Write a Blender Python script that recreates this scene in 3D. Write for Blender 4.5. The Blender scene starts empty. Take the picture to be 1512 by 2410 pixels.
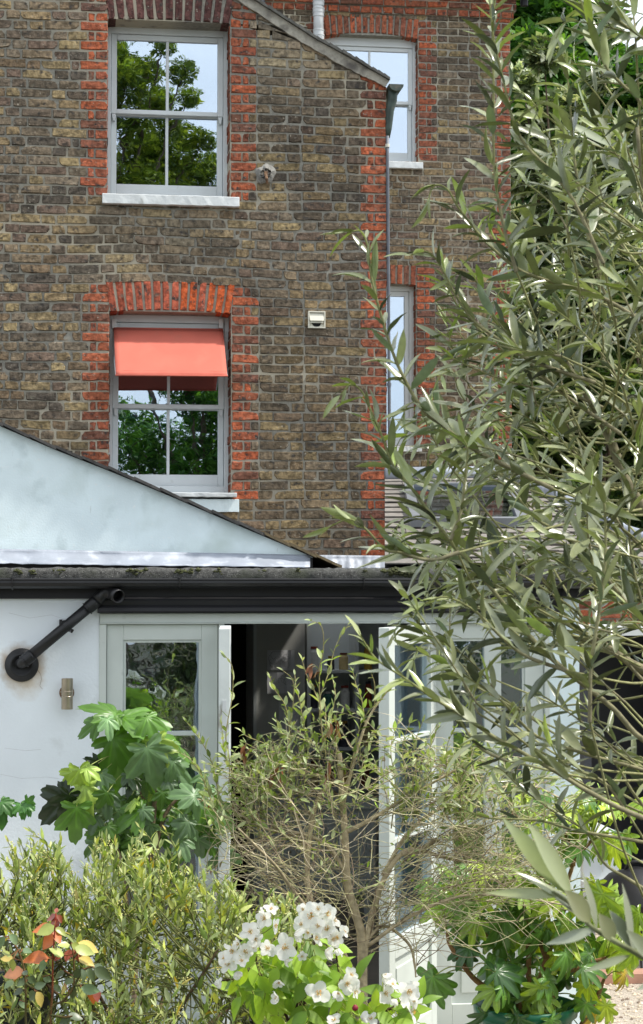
import bpy, math, random
import numpy as np
from mathutils import Vector, Matrix

# ------------------------------------------------------------------ camera, world, sun, exposure
SC = bpy.context.scene
COL = SC.collection
YAW, PITCH, FPX = math.radians(7.7), math.radians(2.26), 4438.0
CAM = np.array([0.0, 0.0, 2.25])
Fv = np.array([math.sin(YAW)*math.cos(PITCH), math.cos(YAW)*math.cos(PITCH), math.sin(PITCH)])
Rv = np.array([math.cos(YAW), -math.sin(YAW), 0.0])
Uv = np.cross(Rv, Fv)
cd = bpy.data.cameras.new('camera'); cam = bpy.data.objects.new('camera', cd); COL.objects.link(cam)
cam.matrix_world = Matrix(((Rv[0], Uv[0], -Fv[0], CAM[0]), (Rv[1], Uv[1], -Fv[1], CAM[1]), (Rv[2], Uv[2], -Fv[2], CAM[2]), (0, 0, 0, 1)))
cd.sensor_fit = 'VERTICAL'; cd.sensor_height = 36.0; cd.lens = FPX/2410*36
cd.clip_start = 0.05; cd.clip_end = 600
cd.dof.use_dof = True; cd.dof.focus_distance = 8.0; cd.dof.aperture_fstop = 30
SC.camera = cam

SUN = np.array([0.50, -0.12, 0.84]); SUN /= np.linalg.norm(SUN)
w = bpy.data.worlds.new('World'); SC.world = w; w.use_nodes = True
nt = w.node_tree; nt.nodes.clear()
wo = nt.nodes.new('ShaderNodeOutputWorld'); bg = nt.nodes.new('ShaderNodeBackground')
sky = nt.nodes.new('ShaderNodeTexSky'); sky.sky_type = 'NISHITA'; sky.sun_disc = False
sky.sun_elevation = math.asin(SUN[2]); sky.sun_rotation = math.atan2(SUN[0], SUN[1])
sky.dust_density = 2.0
tc = nt.nodes.new('ShaderNodeTexCoord'); ns = nt.nodes.new('ShaderNodeTexNoise')
ns.inputs['Scale'].default_value = 2.6; ns.inputs['Detail'].default_value = 6; ns.inputs['Roughness'].default_value = 0.55
rp = nt.nodes.new('ShaderNodeValToRGB'); rp.color_ramp.elements[0].position = 0.30; rp.color_ramp.elements[1].position = 0.60
mx = nt.nodes.new('ShaderNodeMix'); mx.data_type = 'RGBA'; mx.inputs['B'].default_value = (8.2, 8.6, 9.0, 1)
nt.links.new(tc.outputs['Generated'], ns.inputs['Vector']); nt.links.new(ns.outputs['Fac'], rp.inputs['Fac'])
nt.links.new(rp.outputs['Color'], mx.inputs['Factor']); nt.links.new(sky.outputs['Color'], mx.inputs['A'])
nt.links.new(mx.outputs['Result'], bg.inputs['Color']); nt.links.new(bg.outputs[0], wo.inputs['Surface'])
bg.inputs['Strength'].default_value = 0.135
sl = bpy.data.lights.new('sun', 'SUN'); sl.energy = 3.6; sl.angle = math.radians(4); sl.color = (1.0, 0.95, 0.87)
so = bpy.data.objects.new('sun', sl); COL.objects.link(so); so.location = (6, 2, 9)
so.rotation_euler = Vector(SUN).to_track_quat('Z', 'Y').to_euler()
SC.view_settings.view_transform = 'Standard'; SC.view_settings.look = 'None'
SC.view_settings.exposure = 0.55; SC.view_settings.gamma = 1
SC.cycles.transparent_max_bounces = 16; SC.cycles.max_bounces = 7

# ------------------------------------------------------------------ pixel -> real plane
def at(px, py, Y):
    d = Fv + (px-756)/FPX*Rv - (py-1205)/FPX*Uv
    return CAM + d*(Y-CAM[1])/d[1]
def X_(px, Y, py=1380): return at(px, py, Y)[0]
def Z_(py, Y, px=400): return at(px, py, Y)[2]
def bounce(px, py, Yw, Ym):            # where a mirror ray off the plane Y=Yw comes to the plane Y=Ym in front of it
    p = at(px, py, 2*Yw-Ym); return np.array([p[0], Ym, p[2]])

# ------------------------------------------------------------------ mesh collector
class G:
    def __init__(s): s.v = []; s.c = []; s.q = []; s.t = []; s.n = 0
    def put(s, v, faces, c=(1, 1, 1)):
        v = np.asarray(v, float).reshape(-1, 3); f = np.asarray(faces, int)
        s.v.append(v); c = np.asarray(c, float)
        s.c.append(np.broadcast_to(c, (len(v), 3)) if c.ndim == 1 else c)
        if f.shape[1] == 4: s.q.append(f+s.n)
        else: s.t.append(f+s.n)
        s.n += len(v)
    def also(s, faces, n):             # more faces over the last n vertices
        f = np.asarray(faces, int)+s.n-n
        (s.q if f.shape[1] == 4 else s.t).append(f)
    def box(s, x0, x1, y0, y1, z0, z1, c=(1, 1, 1)):
        v = [(x, y, z) for x in (x0, x1) for y in (y0, y1) for z in (z0, z1)]
        s.put(v, [(0, 1, 3, 2), (4, 6, 7, 5), (0, 4, 5, 1), (2, 3, 7, 6), (0, 2, 6, 4), (1, 5, 7, 3)], c); return s
    def hexa(s, P, c=(1, 1, 1)):       # 8 points: near ring of 4, far ring of 4
        s.put(P, [(0, 1, 2, 3), (7, 6, 5, 4), (0, 4, 5, 1), (1, 5, 6, 2), (2, 6, 7, 3), (3, 7, 4, 0)], c); return s
    def tube(s, pts, rad, k=6, c=(1, 1, 1), cap=True):
        P = np.asarray(pts, float); n = len(P)
        r = np.broadcast_to(np.asarray(rad, float), (n,))
        T = np.gradient(P, axis=0); T /= np.linalg.norm(T, axis=1)[:, None]+1e-12
        a = np.array([0, 0, 1.0]) if abs(T[0][2]) < .9 else np.array([1.0, 0, 0])
        N = np.cross(T[0], a); N /= np.linalg.norm(N)
        th = np.arange(k)*2*math.pi/k; rings = []
        for i in range(n):
            N = N-T[i]*N.dot(T[i]); N /= np.linalg.norm(N)+1e-12; B = np.cross(T[i], N)
            rings.append(P[i]+r[i]*(np.cos(th)[:, None]*N+np.sin(th)[:, None]*B))
        V = np.vstack(rings); f = []
        for i in range(n-1):
            for j in range(k):
                f.append((i*k+j, i*k+(j+1) % k, (i+1)*k+(j+1) % k, (i+1)*k+j))
        cc = np.asarray(c, float)
        if cc.ndim == 2: cc = np.repeat(cc, k, axis=0)
        s.put(V, f, cc)
        if cap and k > 3:
            tri = [(0, j+1, j) for j in range(1, k-1)]+[((n-1)*k, (n-1)*k+j, (n-1)*k+j+1) for j in range(1, k-1)]
            s.also(tri, n*k)
        return s
    def lathe(s, prof, o=(0, 0, 0), k=24, c=(1, 1, 1), axis='z'):
        th = np.arange(k)*2*math.pi/k; V = []; f = []
        for (r, z) in prof:
            ring = np.stack([r*np.cos(th), r*np.sin(th), np.full(k, z)], 1)
            if axis == 'y': ring = ring[:, [0, 2, 1]]
            V.append(ring)
        for i in range(len(prof)-1):
            for j in range(k): f.append((i*k+j, i*k+(j+1) % k, (i+1)*k+(j+1) % k, (i+1)*k+j))
        s.put(np.vstack(V)+np.asarray(o, float), f, c); return s
    def inst(s, T, M, pos, c=(1, 1, 1)):   # template (verts, faces, shade), matrix 3x3 whose columns are the leaf axes
        v, f, sh = T
        c = np.asarray(c, float)
        s.put(v@np.asarray(M).T+pos, f, sh[:, None]*c[None, :] if sh is not None else c)
    def mesh(s, name, off=(0, 0, 0), smooth=False):
        me = bpy.data.meshes.new(name)
        V = np.vstack(s.v)-np.asarray(off)
        me.vertices.add(len(V)); me.vertices.foreach_set('co', V.astype(np.float32).ravel())
        li = []; st = []; n = 0
        for arr, k in ((s.q, 4), (s.t, 3)):
            if arr:
                a = np.vstack(arr); li.append(a.ravel()); st.append(n+np.arange(len(a))*k); n += a.size
        me.loops.add(n); me.loops.foreach_set('vertex_index', np.concatenate(li).astype(np.int32))
        st = np.concatenate(st); me.polygons.add(len(st)); me.polygons.foreach_set('loop_start', st.astype(np.int32))
        me.polygons.foreach_set('use_smooth', np.full(len(st), smooth))
        ca = me.color_attributes.new('Col', 'FLOAT_COLOR', 'POINT')
        ca.data.foreach_set('color', np.hstack([np.vstack(s.c), np.ones((len(V), 1))]).astype(np.float32).ravel())
        me.update(calc_edges=True); me.validate(); return me

ORG = {}
def thing(name, label, cat, loc=(0, 0, 0), group=None):
    o = bpy.data.objects.new(name, None); COL.objects.link(o); o.location = loc; o.empty_display_size = .2
    o['label'] = label; o['category'] = cat
    if group: o['group'] = group
    ORG[o.name] = np.array(loc, float); return o
def add(name, g, mat, parent=None, smooth=False, bevel=0, **tags):
    off = ORG[parent.name] if parent else np.zeros(3)
    if not parent:
        V = np.vstack(g.v); off = np.array([(V[:, 0].min()+V[:, 0].max())/2, (V[:, 1].min()+V[:, 1].max())/2, V[:, 2].min()])
    o = bpy.data.objects.new(name, g.mesh(name, off, smooth)); COL.objects.link(o)
    ORG[o.name] = off
    if parent: o.parent = parent
    else: o.location = off
    o.data.materials.append(mat)
    if bevel:
        b = o.modifiers.new('bevel', 'BEVEL'); b.width = bevel; b.segments = 2; b.limit_method = 'ANGLE'
    for k, v in tags.items(): o[k] = v
    return o

# ------------------------------------------------------------------ materials
def srgb(r, g, b):
    f = lambda c: ((c/255+.055)/1.055)**2.4 if c > 10 else c/255/12.92
    return np.array([f(r), f(g), f(b)])
def mat(name, col=(.5, .5, .5), rough=.6, metal=0, spec=.5, bump=None, var=None, attr=False, dirt=None, streak=None):
    """bump=(scale, strength, distance)  var=(scale, amount)  dirt=(scale, colour, lo, hi)"""
    m = bpy.data.materials.new(name); m.use_nodes = True; t = m.node_tree; L = t.links.new
    b = t.nodes['Principled BSDF']; b.inputs['Roughness'].default_value = rough; b.inputs['Metallic'].default_value = metal
    b.inputs['Specular IOR Level'].default_value = spec
    tcn = t.nodes.new('ShaderNodeTexCoord'); src = tcn.outputs['Object']
    if attr:
        a = t.nodes.new('ShaderNodeVertexColor'); a.layer_name = 'Col'; cur = a.outputs['Color']
    else:
        a = t.nodes.new('ShaderNodeRGB'); a.outputs[0].default_value = (*col, 1); cur = a.outputs[0]
    def noise(scale, detail=6, stretch=None):
        n = t.nodes.new('ShaderNodeTexNoise'); n.inputs['Scale'].default_value = scale; n.inputs['Detail'].default_value = detail
        if stretch:
            mp = t.nodes.new('ShaderNodeMapping'); mp.inputs['Scale'].default_value = stretch; L(src, mp.inputs['Vector']); L(mp.outputs[0], n.inputs['Vector'])
        else: L(src, n.inputs['Vector'])
        return n
    if var:
        n = noise(var[0], 7); mr = t.nodes.new('ShaderNodeMapRange'); mr.inputs['From Min'].default_value = .3; mr.inputs['From Max'].default_value = .7
        mr.inputs['To Min'].default_value = 1-var[1]; mr.inputs['To Max'].default_value = 1+var[1]; L(n.outputs['Fac'], mr.inputs['Value'])
        mu = t.nodes.new('ShaderNodeVectorMath'); mu.operation = 'SCALE'; L(cur, mu.inputs[0]); L(mr.outputs[0], mu.inputs['Scale']); cur = mu.outputs[0]
    for d in (dirt or []):
        n = noise(d[0], 8, d[4] if len(d) > 4 else None); r = t.nodes.new('ShaderNodeMapRange'); r.inputs['From Min'].default_value = d[2]; r.inputs['From Max'].default_value = d[3]
        L(n.outputs['Fac'], r.inputs['Value']); mm = t.nodes.new('ShaderNodeMix'); mm.data_type = 'RGBA'
        L(r.outputs[0], mm.inputs['Factor']); L(cur, mm.inputs['A']); mm.inputs['B'].default_value = (*d[1], 1); cur = mm.outputs['Result']
    L(cur, b.inputs['Base Color'])
    if bump:
        n = noise(bump[0], 8); bp = t.nodes.new('ShaderNodeBump'); bp.inputs['Strength'].default_value = bump[1]; bp.inputs['Distance'].default_value = bump[2]
        L(n.outputs['Fac'], bp.inputs['Height']); L(bp.outputs[0], b.inputs['Normal'])
    return m
def leafmat(name, trans=.3, under=None, umix=.0, rough=.45, spec=.4, tcol=(1.25, 1.2, .5), var=.18, vs=40):
    m = mat(name, attr=True, rough=rough, spec=spec, var=(vs, var)); t = m.node_tree; L = t.links.new
    b = t.nodes['Principled BSDF']; src = b.inputs['Base Color'].links[0].from_socket
    if under is not None:
        ge = t.nodes.new('ShaderNodeNewGeometry'); mm = t.nodes.new('ShaderNodeMix'); mm.data_type = 'RGBA'
        mu = t.nodes.new('ShaderNodeMath'); mu.operation = 'MULTIPLY'; mu.inputs[1].default_value = umix
        L(ge.outputs['Backfacing'], mu.inputs[0]); L(mu.outputs[0], mm.inputs['Factor']); L(src, mm.inputs['A']); mm.inputs['B'].default_value = (*under, 1)
        src = mm.outputs['Result']; L(src, b.inputs['Base Color'])
    tr = t.nodes.new('ShaderNodeBsdfTranslucent'); vm = t.nodes.new('ShaderNodeVectorMath'); vm.operation = 'MULTIPLY'; vm.inputs[1].default_value = tcol
    L(src, vm.inputs[0]); L(vm.outputs[0], tr.inputs['Color'])
    ms = t.nodes.new('ShaderNodeMixShader'); ms.inputs[0].default_value = trans
    L(b.outputs[0], ms.inputs[1]); L(tr.outputs[0], ms.inputs[2]); L(ms.outputs[0], t.nodes['Material Output'].inputs['Surface'])
    return m
def glassmat(name, refl=.5, wave=(3.0, .02), tint=(.85, .9, .9)):
    m = bpy.data.materials.new(name); m.use_nodes = True; t = m.node_tree; L = t.links.new; t.nodes.remove(t.nodes['Principled BSDF'])
    gl = t.nodes.new('ShaderNodeBsdfGlossy'); gl.inputs['Roughness'].default_value = .0; gl.inputs['Color'].default_value = (.60, .69, .80, 1)
    tp = t.nodes.new('ShaderNodeBsdfTransparent'); tp.inputs['Color'].default_value = (*tint, 1)
    ms = t.nodes.new('ShaderNodeMixShader'); ms.inputs[0].default_value = refl
    n = t.nodes.new('ShaderNodeTexNoise'); n.inputs['Scale'].default_value = wave[0]; n.inputs['Detail'].default_value = 2
    tcn = t.nodes.new('ShaderNodeTexCoord'); L(tcn.outputs['Object'], n.inputs['Vector'])
    bp = t.nodes.new('ShaderNodeBump'); bp.inputs['Strength'].default_value = 1; bp.inputs['Distance'].default_value = wave[1]
    L(n.outputs['Fac'], bp.inputs['Height']); L(bp.outputs[0], gl.inputs['Normal'])
    L(tp.outputs[0], ms.inputs[1]); L(gl.outputs[0], ms.inputs[2]); L(ms.outputs[0], t.nodes['Material Output'].inputs['Surface'])
    return m
M = {}
M['brick'] = mat('brick', attr=True, rough=.9, spec=.15, var=(36, .52), bump=(80, .8, .007),
                 dirt=[(24, (.050, .046, .042), .56, .70), (55, (.36, .33, .27), .64, .76), (13, (.24, .22, .17), .64, .84)])
M['mortar'] = mat('mortar', (.255, .245, .21), .95, spec=.1, var=(40, .25), bump=(160, .8, .004),
                  dirt=[(1.1, (.44, .40, .31), .46, .62), (9, (.17, .16, .15), .60, .75)])
M['sash'] = mat('grey_window_paint', (.60, .64, .65), .45, var=(6, .05), bump=(60, .15, .001), dirt=[(14, (.36, .37, .35), .66, .9)])
M['sill'] = mat('painted_stone', (.62, .65, .65), .8, var=(14, .12), bump=(45, .45, .004), dirt=[(25, (.42, .43, .42), .68, .80), (10, (.40, .41, .39), .66, .8, (1, 1, .3))])
M['glass'] = glassmat('window_glass', .62, (4.0, .0004))
M['glass_garden'] = glassmat('door_glass', .42, (6.0, .0012))
M['dark'] = mat('dim_room', (.10, .095, .085), .9)
M['render_white'] = mat('white_render', (.76, .81, .84), .85, var=(3, .05), bump=(70, .45, .004), dirt=[(5, (.52, .54, .54), .62, .85), (20, (.38, .37, .34), .74, .84, (1, 1, .35))])
M['render_blue'] = mat('pale_blue_render', (.72, .83, .85), .9, var=(4, .07), bump=(90, .35, .003), dirt=[(7, (.50, .60, .61), .56, .80), (40, (.78, .85, .85), .60, .75), (26, (.38, .42, .40), .70, .80, (1, 1, .22)), (3, (.56, .66, .64), .5, .75)])
M['sage'] = mat('pale_sage_paint', (.56, .60, .56), .5, var=(7, .05), bump=(30, .12, .001), dirt=[(18, (.30, .32, .30), .70, .9)])
M['door_white'] = mat('weathered_white_paint', (.60, .64, .63), .5, var=(9, .07), bump=(40, .3, .002), dirt=[(16, (.25, .22, .18), .64, .70, (1, 1, .25))])
M['plastic'] = mat('black_plastic', (.008, .008, .009), .5, var=(12, .3), bump=(30, .1, .001), dirt=[(9, (.06, .06, .06), .66, .85)])
M['fascia'] = mat('black_painted_board', (.006, .006, .008), .6, var=(5, .3), dirt=[(22, (.09, .09, .085), .72, .8, (.4, 1, 1))], bump=(20, .2, .002))
M['felt'] = mat('mineral_felt', (.065, .065, .06), .95, var=(60, .6), bump=(220, 1, .008), dirt=[(180, (.34, .34, .32), .62, .70), (7, (.045, .05, .035), .52, .68)])
M['lead'] = mat('lead_sheet', (.30, .33, .38), .6, metal=.25, var=(6, .12), bump=(11, .4, .010), dirt=[(12, (.48, .51, .56), .56, .75), (30, (.2, .2, .22), .66, .8)])
M['slate'] = mat('slate', attr=True, rough=.75, spec=.35, var=(25, .25), bump=(60, .5, .003), dirt=[(30, (.30, .29, .25), .66, .8)])
M['verge'] = mat('lime_mortar_fillet', (.36, .34, .29), .95, var=(20, .25), bump=(40, .9, .01), dirt=[(8, (.12, .11, .10), .52, .7)])
M['moss'] = mat('moss', (.05, .055, .018), 1, var=(60, .6), bump=(120, 1, .01))
M['pipe_grey'] = mat('grey_soil_pipe', (.52, .54, .55), .5, var=(8, .12), dirt=[(14, (.3, .3, .3), .6, .8)])
M['brass'] = mat('brushed_steel_brass', (.42, .36, .27), .32, metal=.95, var=(14, .15), bump=(8, .05, .001), dirt=[(10, (.25, .2, .14), .6, .75)])
M['rust'] = mat('rusty_steel', (.20, .12, .07), .8, metal=.3, var=(30, .4), bump=(60, .5, .002))
M['cloth'] = mat('coral_cloth', (.52, .125, .085), .85, var=(3, .10), bump=(220, .5, .002), dirt=[(6, (.46, .145, .10), .55, .8, (1, 1, .2))])
M['vent'] = mat('cream_plastic', (.62, .60, .50), .5, var=(12, .06), dirt=[(20, (.35, .33, .26), .64, .8)])
M['voidblack'] = mat('void_black', (.004, .004, .004), .9)  # near-black for dark mouths, and for the unlit depth of the kitchen
M['stonefloor'] = mat('pale_floor', (.50, .43, .35), .7, var=(3, .15), dirt=[(7, (.2, .17, .13), .6, .8, (1, 6, 1))])
M['interior'] = mat('kitchen_wall_paint', (.50, .50, .47), .8, var=(2, .05))
M['cabinet'] = mat('grey_cabinet', (.55, .58, .57), .6, var=(3, .04))
M['paper'] = mat('drawing_paper', (.66, .66, .68), .8, var=(6, .03))
M['pencil'] = mat('pencil_lines', (.16, .16, .17), .8)
M['attrmatt'] = mat('painted_goods', attr=True, rough=.6, var=(20, .12))
M['bark'] = mat('bark', attr=True, rough=.9, spec=.2, var=(50, .3), bump=(90, .8, .003))
M['greenpot'] = mat('green_plastic', (.008, .11, .05), .35, var=(8, .1))
M['darkpot'] = mat('dark_glazed_pot', (.035, .04, .05), .45, var=(5, .15))
M['soil'] = mat('garden_soil', (.06, .045, .03), 1, var=(8, .4), bump=(20, 1, .05), dirt=[(6, (.05, .075, .02), .5, .6)])
M['paving'] = mat('pale_paving', (.36, .34, .31), .85, var=(3, .15), bump=(40, .4, .004))
M['gravelbase'] = mat('gravel_bed', (.50, .44, .36), .95, var=(90, .3), bump=(120, 1, .02))
M['stones'] = mat('gravel_stones', attr=True, rough=.85, var=(60, .15))
M['olive'] = leafmat('olive_leaves', .12, (.27, .29, .17), .6, .27, .75, (1.1, 1.25, .5), vs=60)
M['shrub'] = leafmat('small_shrub_leaves', .30, (.30, .33, .19), .45, .45, .45, vs=60)
M['fig'] = leafmat('fig_leaves', .30, (.22, .34, .12), .5, .38, .5, (1.3, 1.35, .4), .10, 30)
M['fatsia'] = leafmat('aralia_leaves', .22, (.22, .34, .08), .4, .28, .6, (1.4, 1.3, .3), .12, 30)
M['lime'] = leafmat('mock_orange_leaves', .45, (.35, .5, .12), .3, .45, .4, (1.5, 1.4, .35), .1, 60)
M['rose'] = leafmat('rose_leaves', .14, (.24, .26, .14), .25, .3, .6, (1.3, 1.1, .5), .1, 60)
M['petal'] = leafmat('white_petals', .5, rough=.6, tcol=(1, 1, .95), var=.03)
M['tree'] = leafmat('tree_leaves', .35, rough=.5, spec=.35, vs=6)

# ------------------------------------------------------------------ brickwork
def brick(g, Q, col, rng, O, U, V, N, d=.010, grid=True):
    """Q: four corners (u,v) bl, br, tr, tl in the wall frame; one weathered brick standing proud of the mortar"""
    Q = np.asarray(Q, float); wu = np.linalg.norm(Q[1]-Q[0])+1e-6; hv = np.linalg.norm(Q[3]-Q[0])+1e-6
    iu, iv = min(.2, .0045/wu), min(.25, .0045/hv)
    us = np.array([0, iu, .33, .67, 1-iu, 1]) if grid else np.array([0, iu, 1-iu, 1]); vs = np.array([0, iv, .5, 1-iv, 1]) if grid else np.array([0, iv, 1-iv, 1])
    a, b = np.meshgrid(us, vs); a = a.ravel(); b = b.ravel(); nu, nv = len(us), len(vs)
    P = ((1-a)*(1-b))[:, None]*Q[0]+(a*(1-b))[:, None]*Q[1]+(a*b)[:, None]*Q[2]+((1-a)*b)[:, None]*Q[3]
    edge = (a < 1e-6)|(a > 1-1e-6)|(b < 1e-6)|(b > 1-1e-6)
    j = np.array([[rng.gauss(0, .0021), rng.gauss(0, .0021)] for _ in range(len(a))])
    P = P+j
    if rng.random() < .5:      # a chipped corner
        k = rng.choice([(0, 0), (1, 0), (0, 1), (1, 1)]); dd = (abs(a-k[0])*wu+abs(b-k[1])*hv) < .012
        P[dd] += (Q.mean(0)-P[dd])*.17
    h = np.where(edge, -.004, d+rng.gauss(0, .0025)+np.array([rng.gauss(0, .0012) for _ in range(len(a))])+(a-.5)*rng.gauss(0, .004))
    W = O+P[:, :1]*U+P[:, 1:2]*V+h[:, None]*N
    f = [(y*nu+x, y*nu+x+1, (y+1)*nu+x+1, (y+1)*nu+x) for y in range(nv-1) for x in range(nu-1)]
    g.put(W, f, np.asarray(col))
STOCK = [srgb(96, 86, 76), srgb(112, 99, 84), srgb(84, 74, 68), srgb(122, 106, 82), srgb(80, 72, 66), srgb(104, 88, 72), srgb(126, 112, 86), srgb(96, 80, 74), srgb(110, 100, 90), srgb(66, 61, 60)]
REDS = [srgb(178, 78, 50), srgb(190, 88, 56), srgb(166, 70, 48), srgb(150, 66, 50), srgb(196, 84, 46), srgb(134, 62, 50)]
def stock(rng, x=0, z=0, f=None):
    c = STOCK[min(9, int(rng.random()**1.15*10))]*rng.uniform(.85, 1.2)*1.18; c = (c*.72+np.array([.13, .118, .092])*.28)*np.array([1.04, 1.0, .90])
    if rng.random() < .07: c = srgb(140, 124, 92)*rng.uniform(.8, 1.1)
    return f(c, rng) if f else c
def red(rng): return REDS[int(rng.random()**1.3*6)]*rng.uniform(.80, 1.12)*.64+np.array([.026, .048, .032])
def courses(g, rng, Y, xa, xb, z0, z1, h, holes, quoins, ceil=None, tone=None, skip=None, sag=None):
    """holes: (x0,x1,z0,z1, qw_left, qw_right, zq0, zq1)   quoins: corner at x (side) with red bricks"""
    O = np.array([0, Y, 0.]); U = np.array([1., 0, 0]); V = np.array([0, 0, 1.]); N = np.array([0, -1., 0])
    S, H, J = .215, .100, .0105; k = 0; z = z0
    while z < z1:
        zt = z+h-J*rng.uniform(.85, 1.05); zm = (z+zt)/2; par = k % 2
        segs = []   # (xa, xb, kind)
        cuts = []
        for (x0, x1, hz0, hz1, ql, qr, q0, q1) in holes:
            inside = hz0 < zm < hz1
            if q0 < zm < q1 or inside:
                wl = ql if par else ql*.72; wr = qr if par else qr*.72
                cuts.append((x0-wl if ql else x0, x0 if ql else x0, x1, x1+wr if qr else x1, inside, par, ql > 0 and q0 < zm < q1, qr > 0 and q0 < zm < q1))
        cuts.sort(); x = xa; field = []
        for (a, b, c, d, inside, p, hl, hr) in cuts:
            if not hl: a = b
            if not hr: d = c
            field.append((x, a))
            if hl: segs += quoin(a, b, p, True)
            if not inside and b < c: field.append((b, c))
            if hr: segs += quoin(c, d, p, False)
            x = d
        xe = xb
        for (qx, wq) in quoins:
            wr = wq if par else wq*.74
            field.append((x, qx-wr)); segs += quoin(qx-wr, qx, par, True); x = qx; xe = None
        if xe is not None: field.append((x, xe))
        for (a, b) in field:
            if b-a < .02: continue
            x = a; odd = (k+int(a*7)) % 2; first = True
            if par == 0 and b-a > .5: segs.append((x, x+.055, 0)); x += .055+J
            while x < b-.02:
                wid = (S if odd else H)*rng.uniform(.97, 1.03); odd = 1-odd
                if rng.random() < .12: odd = rng.randint(0, 1)
                if b-(x+wid) < .06: wid = b-x-J*.5
                if wid > .26: segs.append((x, x+wid/2-J/2, 0)); segs.append((x+wid/2+J/2, x+wid, 0))
                else: segs.append((x, x+wid, 0))
                x += wid+J*rng.uniform(.8, 1.6)
        for (a, b, kind) in segs:
            if skip and skip(a, b, z, zt): continue
            za, zb, zc, zd = z, z, zt, zt
            if sag:
                da, db = sag(a, zm), sag(b, zm); za += da; zd += da; zb += db; zc += db
            dz = rng.gauss(0, .0018); za += dz; zb += dz; zc += dz; zd += dz
            if ceil:
                ca, cb = ceil(a), ceil(b)
                if za > ca and zb > cb: continue
                zd, zc = min(zd, ca), min(zc, cb); za, zb = min(za, zd-.003), min(zb, zc-.003)
            col = red(rng) if kind else stock(rng)
            if tone: col = tone(col, (a+b)/2, zm, kind, rng)
            if kind and b-a > .17 and rng.random() < .1: col = col*.45+srgb(90, 80, 74)*.5
            brick(g, [(a, za), (b, zb), (b, zc), (a, zd)], col, rng, O, U, V, N)
        z += h; k += 1
def quoin(a, b, par, left):
    w = b-a; J = .010
    if par: return [(a+(J*.5 if left else J), b-(J*.0 if left else J*.5), 1)]
    m = a+w*.38 if left else a+w*.62
    return [(a+J*.5, m-J/2, 1), (m+J/2, b-(0 if left else J*.5), 1)]
def arch(g, rng, Y, x0, x1, zs, rise, hgt, n, cols, depth, splay=.05, flat_top=False):
    """fan of bricks on edge over x0..x1: springs at zs, soffit runs back by depth"""
    O = np.array([0, Y, 0.]); U = np.array([1., 0, 0]); V = np.array([0, 0, 1.]); N = np.array([0, -1., 0])
    par = lambda t: 4*t*(1-t)
    def lo(t): return np.array([x0+(x1-x0)*t, zs+rise*par(t)])
    def hi(t): return np.array([x0-splay+(x1-x0+2*splay)*t, zs+hgt+rise*.55*par(t)])
    for i in range(n):
        e = .07/n*1.6; t0, t1 = i/n+e, (i+1)/n-e
        c = cols(rng, i/n)
        brick(g, [lo(t0), lo(t1), hi(t1), hi(t0)], c, rng, O, U, V, N)
        a, b = lo(t0), lo(t1)
        g.put([(a[0], Y-.008, a[1]), (b[0], Y-.008, b[1]), (b[0], Y+depth, b[1]), (a[0], Y+depth, a[1])], [(0, 1, 2, 3)], c)
def reveal(g, rng, X, side, Y, depth, z0, z1, h, tone=None):
    """red bricks of a window reveal; side=-1: the face looks to -X"""
    O = np.array([X, Y, 0.]); U = np.array([0, 1., 0]); V = np.array([0, 0, 1.]); N = np.array([side*1., 0, 0]); z = z0; k = 0
    while z < z1-.03:
        c = red(rng)*.8
        if tone: c = tone(c, X, z, 1, rng)
        brick(g, [(.004, z), (depth, z), (depth, min(z+h-.0095, z1)), (.004, min(z+h-.0095, z1))], c, rng, O, U, V, N, d=.004, grid=False)
        z += h; k += 1
def wall_cells(g, Y, th, xs, zs, holes, ceil=None):
    """mortar body with real openings"""
    xs = sorted(set(xs)); zs = sorted(set(zs))
    for i in range(len(xs)-1):
        for j in range(len(zs)-1):
            xm, zm = (xs[i]+xs[i+1])/2, (zs[j]+zs[j+1])/2
            if any(a < xm < b and c < zm < d for a, b, c, d in holes): continue
            a, b, c, d = xs[i], xs[i+1], zs[j], zs[j+1]
            tl, tr = (min(d, ceil(a)), min(d, ceil(b))) if ceil else (d, d)
            if tl <= c+1e-4 and tr <= c+1e-4: continue
            tl, tr = max(tl, c+.001), max(tr, c+.001)
            g.hexa([(a, Y, c), (b, Y, c), (b, Y, tr), (a, Y, tl), (a, Y+th, c), (b, Y+th, c), (b, Y+th, tr), (a, Y+th, tl)])
def frame_rect(g, x0, x1, y0, y1, z0, z1, l, r, b, t):
    g.box(x0, x0+l, y0, y1, z0, z1); g.box(x1-r, x1, y0, y1, z0, z1)
    g.box(x0+l, x1-r, y0, y1, z0, z0+b); g.box(x0+l, x1-r, y0, y1, z1-t, z1)
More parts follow.
